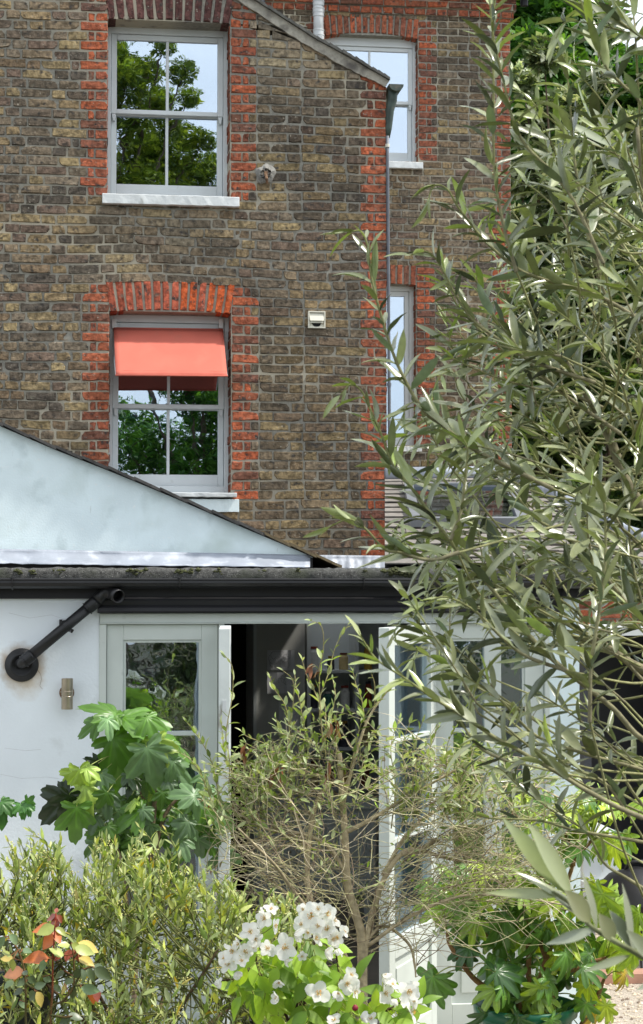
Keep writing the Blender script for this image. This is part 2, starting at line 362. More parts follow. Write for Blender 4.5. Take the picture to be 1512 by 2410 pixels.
def sash_window(parent, x0, x1, z0, z1, Y, meet, bars=1, head=.06, jamb=.032, bottom=.10, sub=.045, label=None, archtop=0):
    """box sash: outer frame, upper sash in front, lower sash behind; each sash has its panes"""
    g = G(); frame_rect(g, x0, x1, Y, Y+.12, z0, z1, jamb, jamb, sub, head)
    wdw = add('window', g, M['sash'], parent, bevel=.003)
    if label: wdw['label'] = label
    a, b, c, d = x0+jamb+.002, x1-jamb-.002, z0+sub+.002, z1-head-.002
    for nm, zz0, zz1, yy, bb, tt in (('upper_sash', meet-.016, d, Y+.018, .034, .042), ('lower_sash', c, meet+.012, Y+.062, bottom, .034)):
        s = G(); frame_rect(s, a, b, yy, yy+.04, zz0, zz1, .042, .042, bb, tt)
        for i in range(bars):
            xm = a+(b-a)*(i+1)/(bars+1); s.box(xm-.011, xm+.011, yy+.004, yy+.036, zz0+bb, zz1-tt)
        if nm == 'upper_sash':
            for xx in (a+.004, b-.038): s.hexa([(xx, yy+.004, zz0-.001), (xx+.034, yy+.004, zz0-.001), (xx+.024, yy+.004, zz0-.055), (xx+.010, yy+.004, zz0-.055), (xx, yy+.036, zz0-.001), (xx+.034, yy+.036, zz0-.001), (xx+.024, yy+.036, zz0-.055), (xx+.010, yy+.036, zz0-.055)])
        so_ = add(nm, s, M['sash'], wdw, bevel=.004)
        p = G(); p.box(a+.035, b-.035, yy+.018, yy+.022, zz0+bb-.005, zz1-tt+.005)
        add('pane', p, M['glass'], wdw)
    return wdw

# old rusty stain round the waste pipe collar
def stain(m, centre, r0, r1, col):
    t = m.node_tree; L = t.links.new; b = t.nodes['Principled BSDF']; src = b.inputs['Base Color'].links[0].from_socket
    tcn = t.nodes.new('ShaderNodeTexCoord'); vd = t.nodes.new('ShaderNodeVectorMath'); vd.operation = 'DISTANCE'; vd.inputs[1].default_value = tuple(centre); L(tcn.outputs['Object'], vd.inputs[0])
    n = t.nodes.new('ShaderNodeTexNoise'); n.inputs['Scale'].default_value = 18; n.inputs['Detail'].default_value = 6; L(tcn.outputs['Object'], n.inputs['Vector'])
    ma = t.nodes.new('ShaderNodeMath'); ma.operation = 'MULTIPLY_ADD'; ma.inputs[1].default_value = .09; L(n.outputs['Fac'], ma.inputs[0]); L(vd.outputs['Value'], ma.inputs[2])
    mr = t.nodes.new('ShaderNodeMapRange'); mr.inputs['From Min'].default_value = r1+.045; mr.inputs['From Max'].default_value = r0+.045; mr.inputs['To Max'].default_value = .75; L(ma.outputs[0], mr.inputs['Value'])
    mm = t.nodes.new('ShaderNodeMix'); mm.data_type = 'RGBA'; L(mr.outputs[0], mm.inputs['Factor']); L(src, mm.inputs['A']); mm.inputs['B'].default_value = (*col, 1); L(mm.outputs['Result'], b.inputs['Base Color'])
# ------------------------------------------------------------------ ground
g = G(); g.box(-80, 80, -60, 120, -.3, 0); add('ground', g, M['soil'], kind='structure')
g = G(); g.box(-6, 2.35, 7.4, 9.16, .004, .05); add('patio', g, M['paving'], kind='structure')
gx0, gx1, gy0, gy1 = 2.1, 7.0, 9.3, 19.0
g = G(); g.box(gx0+.3, gx1, gy0, gy1, .004, .02); g.box(gx0+.3, gx1, 8.0, gy0-.002, .004, .02); add('gravel_bed', g, M['gravelbase'], kind='structure')
rng = random.Random(5)
g = G(); ico = np.array([(1, 0, 0), (-1, 0, 0), (0, 1, 0), (0, -1, 0), (0, 0, 1), (0, 0, -1)], float); icf = [(0, 2, 4), (2, 1, 4), (1, 3, 4), (3, 0, 4), (2, 0, 5), (1, 2, 5), (3, 1, 5), (0, 3, 5)]
for i in range(9000):
    x, y = rng.uniform(2.45, 4.6), 8.0+(rng.random()**1.2)*7
    s = rng.uniform(.008, .018); a = rng.random()*3
    R_ = np.array([[math.cos(a), -math.sin(a), 0], [math.sin(a), math.cos(a), 0], [0, 0, 1]])
    c = srgb(205, 190, 168)*rng.uniform(.6, 1.15) if rng.random() < .85 else srgb(120, 105, 90)
    g.put((ico*np.array([s, s*rng.uniform(.6, 1), s*.6]))@R_.T+np.array([x, y, .022]), icf, c)
add('gravel', g, M['stones'], kind='stuff')

# ------------------------------------------------------------------ the brick house
Y1, Y2, H1, H2 = 14.0, 19.1, .0725, .0739
house = thing('brick_house', 'tall terraced house of brown stock brick with red brick window dressings and grey sash windows', 'house', (X_(600, 16), 16, 0))
house['label'] = 'tall brown brick house with red brick dressings round its grey sash windows'
def m2(o, nfirst, mat2):
    o.data.materials.append(mat2); n = len(o.data.polygons); a = np.zeros(n, np.int32); a[nfirst:] = 1; o.data.polygons.foreach_set('material_index', a)
def both(name, gb, gm, parent):
    nb = sum(len(q) for q in gb.q); gb.q += [q+gb.n for q in gm.q]; gb.v += gm.v; gb.c += gm.c; gb.n += gm.n
    o = add(name, gb, M['brick'], parent); m2(o, nb, M['mortar']); return o
verge = [(at(-200, -455, Y1)), at(553, 0, Y1), at(723, 110, Y1), at(820, 163, Y1), at(904, 204, Y1), at(960, 235, Y1)]
vx = [p[0] for p in verge]; vz = [p[2] for p in verge]
ceil1 = lambda x: float(np.interp(x, vx, vz))
def P1(px, py): p = at(px, py, Y1); return p[0], p[2]
ux0, ux1 = X_(251.7, Y1, 250), X_(540.5, Y1, 250); mx0, mx1 = X_(255.5, Y1, 950), X_(542.8, Y1, 950)
uz0, uz1 = Z_(459, Y1, 395), Z_(51, Y1, 395); mz0, mz1 = Z_(1157, Y1, 400), Z_(737, Y1, 400)
xR = X_(909, Y1, 700); xL = X_(-90, Y1); ztop = Z_(-70, Y1, 400)
z0w = 2.25
def blob(x, z, px, py, rx, ry):
    cx, cz = P1(px, py); return math.exp(-(((x-cx)/(rx*14/4438))**2+((z-cz)/(ry*14/4438))**2))
def tone1(c, x, z, kind, rng):
    if kind: 
        d = blob(x, z, 880, 230, 60, 60)+.6*blob(x, z, 570, 300, 45, 120)
        return c*(1-.55*min(1, d)*rng.random())
    c = c*(.98+.22*math.sin(x*1.7+2*math.sin(z*1.3))*math.cos(z*2.1+x)+.10*math.sin(x*5+z*4))
    pale = min(1, blob(x, z, 650, 130, 120, 70)*1.0+blob(x, z, 385, 545, 130, 55)*(.4+.6*rng.random())+blob(x, z, 300, 610, 110, 30)*.5*rng.random())
    c = c*(1-.65*pale)+srgb(158, 146, 122)*.65*pale*rng.uniform(.6, 1.1)
    for ex_ in (235, 300, 400, 500, 568): c = c*(1-.35*blob(x, z, ex_, 520, 14, 40)*rng.random())
    dk = min(1, blob(x, z, 730, 300, 130, 65)+blob(x, z, 40, 200, 140, 90)*.4); c = c*(1-.55*dk*rng.uniform(.3, 1))
    yl = blob(x, z, 720, 900, 160, 250)+blob(x, z, 650, 1200, 250, 120)
    c = c*(1-.35*min(1, yl))+srgb(124, 108, 82)*.35*min(1, yl)*rng.uniform(.7, 1.2)
    return c
rng = random.Random(11)
gb, gm = G(), G()
uh = (ux0, ux1, uz0-.002, uz1, .203, .203, uz0+.0, uz1+.2); mh = (mx0, mx1, mz0-.14, mz1, .203, .212, mz0-.03, mz1+.235)
def skip1(a, b, z, zt):
    m = (a+b)/2; zm = (z+zt)/2
    for (x0, x1, h0, h1, hh) in ((ux0, ux1, uz1, uz1+.24, 0), (mx0, mx1, mz1, mz1+.225, 0)):
        if x0-.018 < m < x1+.018 and h0-.0 <= zm < h1+.012: return True
    return False
sg = lambda x, z: .006*math.sin(x*2.1+z*3)+.003*math.sin(x*7+z*5)+(.014*math.exp(-((z-(mz1+.35))/.25)**2)*math.cos((x-(mx0+mx1)/2)*3.0))
courses(gb, rng, Y1, xL, xR, z0w, ztop, H1, [uh, mh], [(xR, .205)], ceil1, tone1, skip1, sg)
arch(gb, rng, Y1, ux0, ux1, uz1, .015, .235, 13, lambda r, t: srgb(96, 66, 62)*r.uniform(.7, 1.15), .2, .04)
arch(gb, rng, Y1, mx0, mx1, mz1, .024, .225, 14, lambda r, t: (srgb(196, 96, 56) if t > .55 and r.random() < .6 else srgb(172, 92, 70))*r.uniform(.75, 1.0), .2, .037)
for (x0, x1, a, b) in ((ux0, ux1, uz0, uz1), (mx0, mx1, mz0, mz1)):
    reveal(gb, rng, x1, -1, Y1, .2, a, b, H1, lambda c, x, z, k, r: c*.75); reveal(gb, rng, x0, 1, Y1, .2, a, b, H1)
Zs = [z0w-.3, ztop, uz0, uz1+.004, mz0-.14, mz1+.010]
wall_cells(gm, Y1, .3, [xL, xR, ux0, ux1, mx0, mx1]+[x for x in vx if xL < x < xR], Zs, [(ux0, ux1, uz0, uz1+.004), (mx0, mx1, mz0-.14, mz1+.010)], ceil1)
wall = both('wall', gb, gm, house)
# side wall of the back wing and blocks behind (brick texture)
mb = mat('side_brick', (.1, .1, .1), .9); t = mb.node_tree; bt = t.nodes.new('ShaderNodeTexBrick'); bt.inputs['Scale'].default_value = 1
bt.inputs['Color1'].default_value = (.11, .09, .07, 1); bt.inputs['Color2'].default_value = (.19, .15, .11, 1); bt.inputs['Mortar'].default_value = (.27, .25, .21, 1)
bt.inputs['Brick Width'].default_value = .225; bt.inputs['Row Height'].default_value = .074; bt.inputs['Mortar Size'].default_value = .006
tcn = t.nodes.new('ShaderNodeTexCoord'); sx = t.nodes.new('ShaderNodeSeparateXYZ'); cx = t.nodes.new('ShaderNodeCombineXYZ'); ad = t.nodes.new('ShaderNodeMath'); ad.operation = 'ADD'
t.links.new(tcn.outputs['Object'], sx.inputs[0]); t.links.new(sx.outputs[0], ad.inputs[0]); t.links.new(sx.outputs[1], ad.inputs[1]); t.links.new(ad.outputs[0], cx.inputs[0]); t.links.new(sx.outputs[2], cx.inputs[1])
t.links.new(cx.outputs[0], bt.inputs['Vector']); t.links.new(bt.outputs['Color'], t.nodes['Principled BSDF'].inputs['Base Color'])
xM = X_(1201, Y2, 400); zM = Z_(-40, Y2, 1000)
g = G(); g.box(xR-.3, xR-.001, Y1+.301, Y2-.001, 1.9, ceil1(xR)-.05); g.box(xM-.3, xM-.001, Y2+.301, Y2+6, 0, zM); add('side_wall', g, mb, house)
# dim rooms behind the windows
for (a, b, c, d, y, e) in ((ux0-.4, ux1+.10, uz0-.4, uz1+.05, Y1+.33, 1.8), (mx0-.4, mx1+.5, mz0-.4, mz1+.3, Y1+.33, 2.5)):
    g = G(); g.box(a, b, y+e, y+e+.05, c, d); g.box(a-.05, a, y, y+e+.05, c, d); g.box(b, b+.05, y, y+e+.05, c, d); g.box(a-.05, b+.05, y, y+e+.05, d, d+.05); g.box(a-.05, b+.05, y, y+e+.05, c-.05, c)
    add('room', g, M['dark'], house)
Yf = Y1+.2
sash_window(house, ux0, ux1, uz0, uz1+.012, Yf, Z_(266, Yf+.02, 395), head=.055, sub=.028, bottom=.10, label='upper grey sash window reflecting a tree and sky')
sash_window(house, mx0, mx1, mz0, mz1+.020, Yf, Z_(957, Yf+.02, 395), head=.064, sub=.052, bottom=.088, label='middle grey sash window below the coral awning')
# stone sills
rng = random.Random(3)
def stone(x0, x1, y0, y1, z0, z1, n=26, j=.0011, drop=.012):
    g = G(); V = []
    for i in range(n+1):
        x = x0+(x1-x0)*i/n; a = rng.gauss(0, j); b = rng.gauss(0, j)
        V += [(x, y0+rng.gauss(0, j), z0+a), (x, y1, z0+a), (x, y1, z1), (x, y0+rng.gauss(0, j), z1-drop+b)]
    f = []
    for i in range(n):
        for k in range(4): f.append((4*i+k, 4*i+(k+1) % 4, 4*(i+1)+(k+1) % 4, 4*(i+1)+k))
    f += [(3, 2, 1, 0), (4*n, 4*n+1, 4*n+2, 4*n+3)]
    g.put(V, f); return g
Ys = Y1-.065
g = stone(X_(240, Ys, 460), X_(563, Ys, 460), Ys, Yf+.03, Z_(482, Ys, 400), uz0-.001); add('sill', g, M['sill'], house, bevel=.004)
g = stone(X_(252, Ys, 1160), X_(557, Ys, 1160), Ys, Yf+.03, Z_(1169, Ys, 400), mz0-.001, drop=.008); s_ = add('sill', g, M['sill'], house, bevel=.004)
g = stone(X_(252, Y1, 1190), X_(561, Y1, 1190), Y1-.035, Yf, Z_(1205, Y1, 400), Z_(1169.8, Ys, 400)); add('sill_block', g, M['render_blue'], house, bevel=.003)
# verge: mortar fillet and ragged slates
g = G(); n = 46
lo = [at(*p, Y1) for p in ((430, -83), (553, 0), (723, 110), (820, 165), (903, 205))]; hi = [at(*p, Y1) for p in ((470, -75), (590, 0), (735, 93), (830, 145), (914, 193))]
def li(Ps, t): 
    xs = np.linspace(0, 1, len(Ps)); return np.array([np.interp(t, xs, [p[k] for p in Ps]) for k in range(3)])
for i in range(n):
    a, b = i/n, (i+1)/n; r = [rng.gauss(0, .003) for _ in range(4)]
    if i == 0: pr = (r[0], r[2])
    g.hexa([li(lo, a)+[0, -.028, pr[0]], li(lo, b)+[0, -.028, r[1]], li(hi, b)+[0, -.035, 0], li(hi, a)+[0, -.035, 0], li(lo, a)+[0, .02, pr[0]], li(lo, b)+[0, .02, r[1]], li(hi, b)+[0, .02, 0], li(hi, a)+[0, .02, 0]]); pr = (r[1], r[3])
add('verge', g, M['verge'], house)
g = G()
for k in range(25):
    a, b = k/25, (k+1.12)/25; A, B = li(hi, a), li(hi, min(b, 1.03))
    up = np.array([0, 0, .016+.004*rng.random()]); fy = -.06-rng.random()*.02; lift = np.array([0, 0, .010]); c = srgb(88, 88, 84)*rng.uniform(.6, 1.1)
    yb = 5.08
    g.hexa([A+[0, fy, .001], B+[0, fy, .001]+lift*0, B+[0, fy, 0]+up, A+[0, fy, 0]+up+lift, A+[0, yb, .001], B+[0, yb, .001], B+[0, yb, 0]+up, A+[0, yb, 0]+up+lift], c)
add('roof', g, M['slate'], house)
# eaves gutter end, swan neck, down pipe
g = G(); cx_, cz_ = at(927, 206, Y1)[0], at(927, 206, Y1)[2]; n = 12; V = []; f = []
for Y in (Y1-.10, Y2-.2):
    for i in range(n+1):
        a = math.pi+math.pi*i/n; V.append((cx_+.056*math.cos(a), Y, cz_+.05*math.sin(a)))
    for i in range(n+1):
        a = 2*math.pi-math.pi*i/n; V.append((cx_+.051*math.cos(a), Y, cz_+.045*math.sin(a)))
m = 2*n+2
for i in range(m): f.append((i, (i+1) % m, m+(i+1) % m, m+i))
g.put(V, f, (1, 1, 1)); g.put([V[i] for i in range(n+1)]+[(cx_, Y1-.10, cz_)], [(i, i+1, n+1) for i in range(n)])
M['gutter_green'] = mat('old_green_iron', (.035, .055, .045), .6, var=(20, .4), bump=(50, .5, .003), dirt=[(15, (.10, .09, .07), .58, .7)])
add('gutter', g, M['gutter_green'], house)
g = G(); g.tube([at(924, 213, Y1-.02), at(923, 235, Y1-.01), at(916, 262, Y1), at(914, 300, Y1), at(912.5, 325, Y1)], [.036, .036, .034, .026, .014], 12)
add('swan_neck', g, M['gutter_green'], house, smooth=True)
pts = [at(911+((y-320)/980)*7+(1.2 if y > 1200 else 0), y, Y1-.01) for y in range(320, 1305, 60)]
M['pipe_dark'] = mat('grey_painted_pipe', (.10, .11, .13), .5, var=(10, .2))
g = G(); g.tube(pts, .0125, 10, (1, 1, 1)); add('downpipe', g, M['pipe_dark'], house, smooth=True)
for py in (343, 905, 1110):
    g = G(); p = at(911+((py-320)/980)*7, py, Y1-.01); g.tube([p+[0, 0, .012], p-[0, 0, .012]], .017, 10); add('pipe_clip', g, M['vent'] if py == 343 else M['pipe_dark'], house)
# vent with flap
vY = Y1-.03; vx0, vx1, vz0, vz1 = X_(724.5, vY, 750), X_(765, vY, 750), Z_(772.5, vY, 745), Z_(732.5, vY, 745)
g = G(); frame_rect(g, vx0, vx1, vY-.008, vY+.028, vz0, vz1, .010, .010, .010, .010); g.box(vx0+.01, vx1-.01, vY+.012, vY+.028, vz0+.01, vz1-.01)
vent = add('air_vent', g, M['vent'], house, bevel=.0015)
g = G(); vm = (vx0+vx1)/2; g.hexa([(vx0+.013, vY-.02, vz0+.055), (vx1-.013, vY-.02, vz0+.055), (vx1-.011, vY+.004, vz1-.014), (vx0+.011, vY+.004, vz1-.014), (vx0+.013, vY-.016, vz0+.055), (vx1-.013, vY-.016, vz0+.055), (vx1-.011, vY+.008, vz1-.014), (vx0+.011, vY+.008, vz1-.014)])
g.box(vx0+.016, vx1-.016, vY-.006, vY+.010, vz0+.04, vz0+.053)
add('flap', g, M['vent'], vent)
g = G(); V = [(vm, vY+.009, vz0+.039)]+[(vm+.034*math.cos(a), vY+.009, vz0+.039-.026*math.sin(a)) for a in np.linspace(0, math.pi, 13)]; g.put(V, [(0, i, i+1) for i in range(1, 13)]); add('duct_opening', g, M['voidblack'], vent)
# mortar patch with a rusty stub
g = G(); px_, pz_ = P1(624, 410); V = [(px_, Y1-.028, pz_)]; K = 40
for ring, (rr, yy) in enumerate(((.5, -.028), (.85, -.024), (1, -.004))):
    for i in range(K):
        a = i/K*2*math.pi; r = rr*(.074+.010*math.sin(2*a+1)+.006*math.sin(5*a)); V.append((px_+r*math.cos(a)*.95, Y1+yy+rng.gauss(0, .0015), pz_+r*1.15*math.sin(a)))
f = [(1+k*K+i, 1+k*K+(i+1) % K, 1+(k+1)*K+(i+1) % K, 1+(k+1)*K+i) for k in range(2) for i in range(K)]
g.put(V, f); g.also([(0, 1+i, 1+(i+1) % K) for i in range(K)], len(V)); add('mortar_patch', g, mat('patch_mortar', (.23, .225, .205), .95, var=(25, .25), bump=(60, 1, .01)), house, smooth=True)
g = G(); g.tube([at(623, 408, Y1-.02), at(625, 412, Y1-.06), at(627, 420, Y1-.075), at(628, 432, Y1-.05)], [.008, .011, .011, .008], 8); g.box(px_-.012, px_+.012, Y1-.05, Y1-.01, pz_-.015, pz_+.012); add('iron_hook', g, M['rust'], house)

# main wall
def P2(px, py): p = at(px, py, Y2); return p[0], p[2]
ax0, ax1 = X_(764, Y2, 250), X_(983, Y2, 250); az0, az1 = Z_(379, Y2, 900), Z_(90, Y2, 880)
bx0, bx1 = X_(886, Y2, 850), X_(978.5, Y2, 850); bz0, bz1 = Z_(1048, Y2, 930), Z_(671, Y2, 930)
gb, gm = G(), G(); rng = random.Random(21); xa = X_(560, Y2); zb = Z_(1230, Y2)
def tone2(c, x, z, kind, rng):
    return c*.95 if kind else c*(.92+.15*math.sin(x*2+z))
def skip2(a, b, z, zt):
    m = (a+b)/2; zm = (z+zt)/2
    return (ax0-.02 < m < ax1+.02 and az1 <= zm < az1+.235) or (bx0-.02 < m < bx1+.02 and bz1 <= zm < bz1+.2)
zc = Z_(37, Y2, 1000)
courses(gb, rng, Y2, xa, xM, zb, zc, H2, [(ax0, ax1, az0, az1, .205, .205, az0+.02, az1+.21), (bx0, bx1, bz0, bz1, .205, .205, bz0, bz1+.2)], [(xM, .205)], None, tone2, skip2, lambda x, z: .003*math.sin(x*3+z*4))
O = np.array([0, Y2, 0.]); U = np.array([1., 0, 0]); V3 = np.array([0, 0, 1.]); N = np.array([0, -1., 0])
for row, (pr) in enumerate((.03, .055, .055)):
    x = xa-.1*row; z = zc+row*H2
    gm.box(xa, xM+pr, Y2-pr+.006, Y2+.3, z-.002*(row == 0), z+H2)
    while x < xM+pr:
        ww = .105 if row == 0 else .219; brick(gb, [(x, z), (min(x+ww, xM+pr), z), (min(x+ww, xM+pr), z+H2-.0095), (x, z+H2-.0095)], red(rng)*.95, rng, O+np.array([0, -pr, 0]), U, V3, N, grid=False); x += ww+.0095
arch(gb, rng, Y2, ax0, ax1, az1, .055, .215, 15, lambda r, t: red(r)*1.05, .11, .02)
arch(gb, rng, Y2, bx0, bx1, bz1, .012, .205, 6, lambda r, t: red(r)*1.0, .11, .01)
for (x1, a, b) in ((ax1, az0, az1), (bx1, bz0, bz1)): reveal(gb, rng, x1, -1, Y2, .12, a, b, H2)
wall_cells(gm, Y2, .3, [xa, xM, ax0, ax1, bx0, bx1], [zb-2, zc-.003, az0, az1+.03, bz0, bz1+.008], [(ax0, ax1, az0, az1+.03), (bx0, bx1, bz0, bz1+.008)])
both('wall', gb, gm, house)
for (a, b, c, d) in ((ax0, ax1, az0, az1), (bx0, bx1, bz0, bz1)):
    g = G(); y, e = Y2+.31, 2.2; c -= .3; d += .3; a -= .3; b += .3
    g.box(a, b, y+e, y+e+.05, c, d); g.box(a-.05, a, y, y+e+.05, c, d); g.box(b, b+.05, y, y+e+.05, c, d); g.box(a-.05, b+.05, y, y+e+.05, d, d+.05); g.box(a-.05, b+.05, y, y+e+.05, c-.05, c)
    add('room', g, M['dark'], house)
Yg = Y2+.11
sash_window(house, ax0, ax1, az0, az1+.045, Yg, Z_(241, Yg+.02, 900), head=.10, sub=.03, jamb=.034, bottom=.10, label='right hand grey sash window under the red brick arch, pale sky in its panes')
g = G(); frame_rect(g, bx0, bx1, Yg, Yg+.10, bz0, bz1+.008, .05, .05, .06, .05); frame_rect(g, bx0+.052, bx1-.052, Yg+.02, Yg+.08, bz0+.062, bz1-.044, .045, .045, .07, .05)
wd = add('window', g, M['sash'], house, bevel=.003, label='narrow grey window half behind the drainpipe')
g = G(); g.box(bx0+.09, bx1-.09, Yg+.045, Yg+.05, bz0+.12, bz1-.09); add('pane', g, M['glass'], wd)
rng = random.Random(8)
g = stone(X_(760, Y2-.05, 385), X_(995, Y2-.05, 385), Y2-.06, Yg+.02, Z_(394, Y2-.06, 900), az0-.001); add('sill', g, M['sill'], house, bevel=.004)
g = stone(X_(876, Y2-.05, 1055), X_(992, Y2-.05, 1055), Y2-.06, Yg+.02, Z_(1062, Y2-.06, 900), bz0-.001); add('sill', g, M['sill'], house, bevel=.004)
# eaves gutter high on the main wall, slates above
ez = zc+3*H2
g = G(); g.box(xa, xM+.25, Y2-.20, Y2-.02, ez+.004, ez+.07); g.hexa([(xa, Y2-.22, ez+.075), (xM+.3, Y2-.22, ez+.075), (xM+.3, Y2-.22, ez+.1), (xa, Y2-.22, ez+.1), (xa, Y2+4, ez+2.5), (xM+.3, Y2+4, ez+2.5), (xM+.3, Y2+4, ez+2.53), (xa, Y2+4, ez+2.53)])
add('eaves_gutter', g, M['fascia'], house)
g = G(); g.tube([at(1233, y, Y2-.05) for y in (-10, 6, 14)], .04, 10); add('roof_bracket', g, M['fascia'], house)
# soil pipe with collars, small black pipe
pY = Y2-.12; g = G()
g.tube([at(749, 102, pY), at(749, 40, pY), at(748, 22, pY), at(750, -5, pY), at(751, -40, pY)], .052, 18)
sp = add('soil_pipe', g, M['pipe_grey'], house, smooth=True)
for py, r in ((88, .058), (76, .055), (33, .058), (25, .060), (8, .058)):
    g = G(); p = at(749, py, pY); g.lathe([(r-.006, -.03), (r, -.028), (r, .012), (r+.004, .014), (r+.004, .024), (r-.006, .026)], p, 22); add('pipe_collar', g, M['pipe_grey'], sp, smooth=False)
g = G(); p = at(751, 88, pY-.05); g.lathe([(0, -.008), (.03, -.008), (.034, 0), (.034, .03)], p, 20, axis='y'); add('access_cap', g, M['pipe_grey'], sp)
g = G(); g.tube([at(616.5, 30, pY), at(616, -40, pY)], .028, 12); add('waste_pipe', g, M['pipe_dark'], house, smooth=True)

# ------------------------------------------------------------------ coral awning on the middle window
tY, bY = Y1+.165, Y1-.27
aw = thing('awning', 'coral pink cloth awning tilted out over the upper half of the middle sash window', 'awning', tuple(at(395, 830, 13.9)))
TL, TR, BR, BL = at(266.5, 773.3, tY), at(524.3, 776.5, tY), at(534, 884, bY), at(272, 882.5, bY)
n = 22; V = []; mN = 14
for j in range(mN+1):
    v = j/mN
    for i in range(n+1):
        u = i/n; p = (1-v)*((1-u)*TL+u*TR)+v*((1-u)*BL+u*BR)
        s = .010*math.sin(v*math.pi)+.0040*math.sin(u*9+v*2)*math.sin(v*math.pi)+.0022*math.sin(u*23+v*3)*v+.0015*math.sin(u*41)*v*v
        V.append(p+np.array([0, -s, -s*.6]))
f = [(j*(n+1)+i, j*(n+1)+i+1, (j+1)*(n+1)+i+1, (j+1)*(n+1)+i) for j in range(mN) for i in range(n)]
g = G(); g.put(V, f); cl = add('awning_cloth', g, M['cloth'], aw, smooth=True)
sd = cl.modifiers.new('thick', 'SOLIDIFY'); sd.thickness = .003
g = G(); g.tube([BL+[-.004, -.003, -.002], BR+[.004, -.003, -.002]], .0065, 10); add('front_bar', g, M['cloth'], aw, smooth=True)
g = G(); g.tube([TL*.09+BL*.91+[0, -.004, 0], TR*.09+BR*.91+[0, -.004, 0]], .0022, 5); add('hem_seam', g, M['cloth'], aw)
g = G(); g.tube([TL+[0, .012, -.004], TR+[0, .012, -.004]], .016, 10); add('roller', g, M['cloth'], aw, smooth=True)
for a, b, px in ((TL, BL, 268), (TR, BR, 519)):
    g = G(); g.tube([a+[0, .02, -.14], a*.5+b*.5+[0, .05, -.06], b+[0, .01, 0]], .0045, 6); add('arm', g, M['sash'], aw)
    p = at(px, 762, Yf-.012); g = G(); g.box(p[0]-.017, p[0]+.017, Yf-.03, Yf-.002, p[2]-.035, p[2]+.033); add('bracket', g, M['door_white'], aw, bevel=.002)
# ------------------------------------------------------------------ kitchen extension
Y0 = 9.2
ext = thing('kitchen_extension', 'flat roofed white kitchen extension with sage garden doors standing open below the brick house', 'extension', (X_(600, Y0), Y0, 0))
e0, e1, e2, e3 = X_(-90, Y0, 1900), X_(231.5, Y0, 1900), X_(1293, Y0, 1900), X_(1364, Y0, 1900)
zwt = Z_(1402, Y0, 200); zhd = Z_(1446, Y0, 500); yB = 13.6
g = G(); g.box(e0, e1, Y0, Y0+.25, .0, zwt); g.box(e0, e0+.25, Y0+.251, yB, 0, zwt); add('wall', g, M['render_white'], ext, label='white rendered wall with the black waste pipe')
g = G(); g.box(e2, e3, Y0-.004, Y0+.25, 0, zwt+.0); add('wall', g, M['render_blue'], ext, label='narrow pale rendered pier at the right end')
g = G(); g.box(e3-.2, e3-.004, Y0+.251, yB, 0, zwt); g.box(e0+.251, e3-.201, yB-.2, yB-.001, 0, zwt); add('inner_wall', g, M['interior'], ext)
# roof slab, felt kerb with moss
zr = Z_(1338, Y0-.05, 600); zk = Z_(1362, Y0-.05, 600)
g = G(); hx0, hx1, hy0, hy1 = X_(800, 11.5), X_(902, 11.5), 10.4, 13.2      # unseen open slot between gable and slate roof, added to let daylight into the kitchen
sz = lambda y: zr-.012+(y-Y0)*.0125
def slabp(x0, x1, y0, y1): g.hexa([(x0, y0, zwt+.004), (x1, y0, zwt+.004), (x1, y0, sz(y0)), (x0, y0, sz(y0)), (x0, y1, zwt+.004), (x1, y1, zwt+.004), (x1, y1, sz(y1)), (x0, y1, sz(y1))])
slabp(e0, hx0, Y0+.03, Y1-.001); slabp(hx1, e3+.5, Y0+.03, Y1-.001); slabp(hx0, hx1, Y0+.03, hy0); slabp(hx0, hx1, hy1, Y1-.001)
add('roof', g, M['felt'], ext)
rng = random.Random(4); n = 160; V = []; f = []
prof = [(-.055, zk-.002), (-.060, zk+.03), (-.045, zr-.004), (-.02, zr+.003), (.06, zr-.003), (.14, zr-.008)]
for i in range(n+1):
    x = e0+(e3+.5-e0)*i/n
    for (dy, z) in prof: V.append((x, Y0+dy+rng.gauss(0, .0022), z+rng.gauss(0, .0022)))
m = len(prof); f = [(i*m+k, (i+1)*m+k, (i+1)*m+k+1, i*m+k+1) for i in range(n) for k in range(m-1)]
g = G(); g.put(V, f); kerb = add('roof_kerb', g, M['felt'], ext, smooth=True)
g = G()
for px, s in ((40, 1), (75, .8), (130, .6), (143, .9), (310, .9), (330, 1.2), (420, .9), (440, 1.3), (515, .7), (620, .8), (950, 3.4), (965, 2.6), (935, 1.8), (1032, .7), (1100, 1.0), (860, .6), (700, .5)):
    for k in range(int(14*s)):
        p = at(px+rng.gauss(0, 7*s), 1346+rng.gauss(0, 3), Y0-.055); r = rng.uniform(.005, .012)*min(1.6, s**.5)
        g.put(ico*np.array([r*1.3, r, r])+p, icf, (1, 1, 1))
add('moss', g, M['moss'], kerb, kind='stuff')
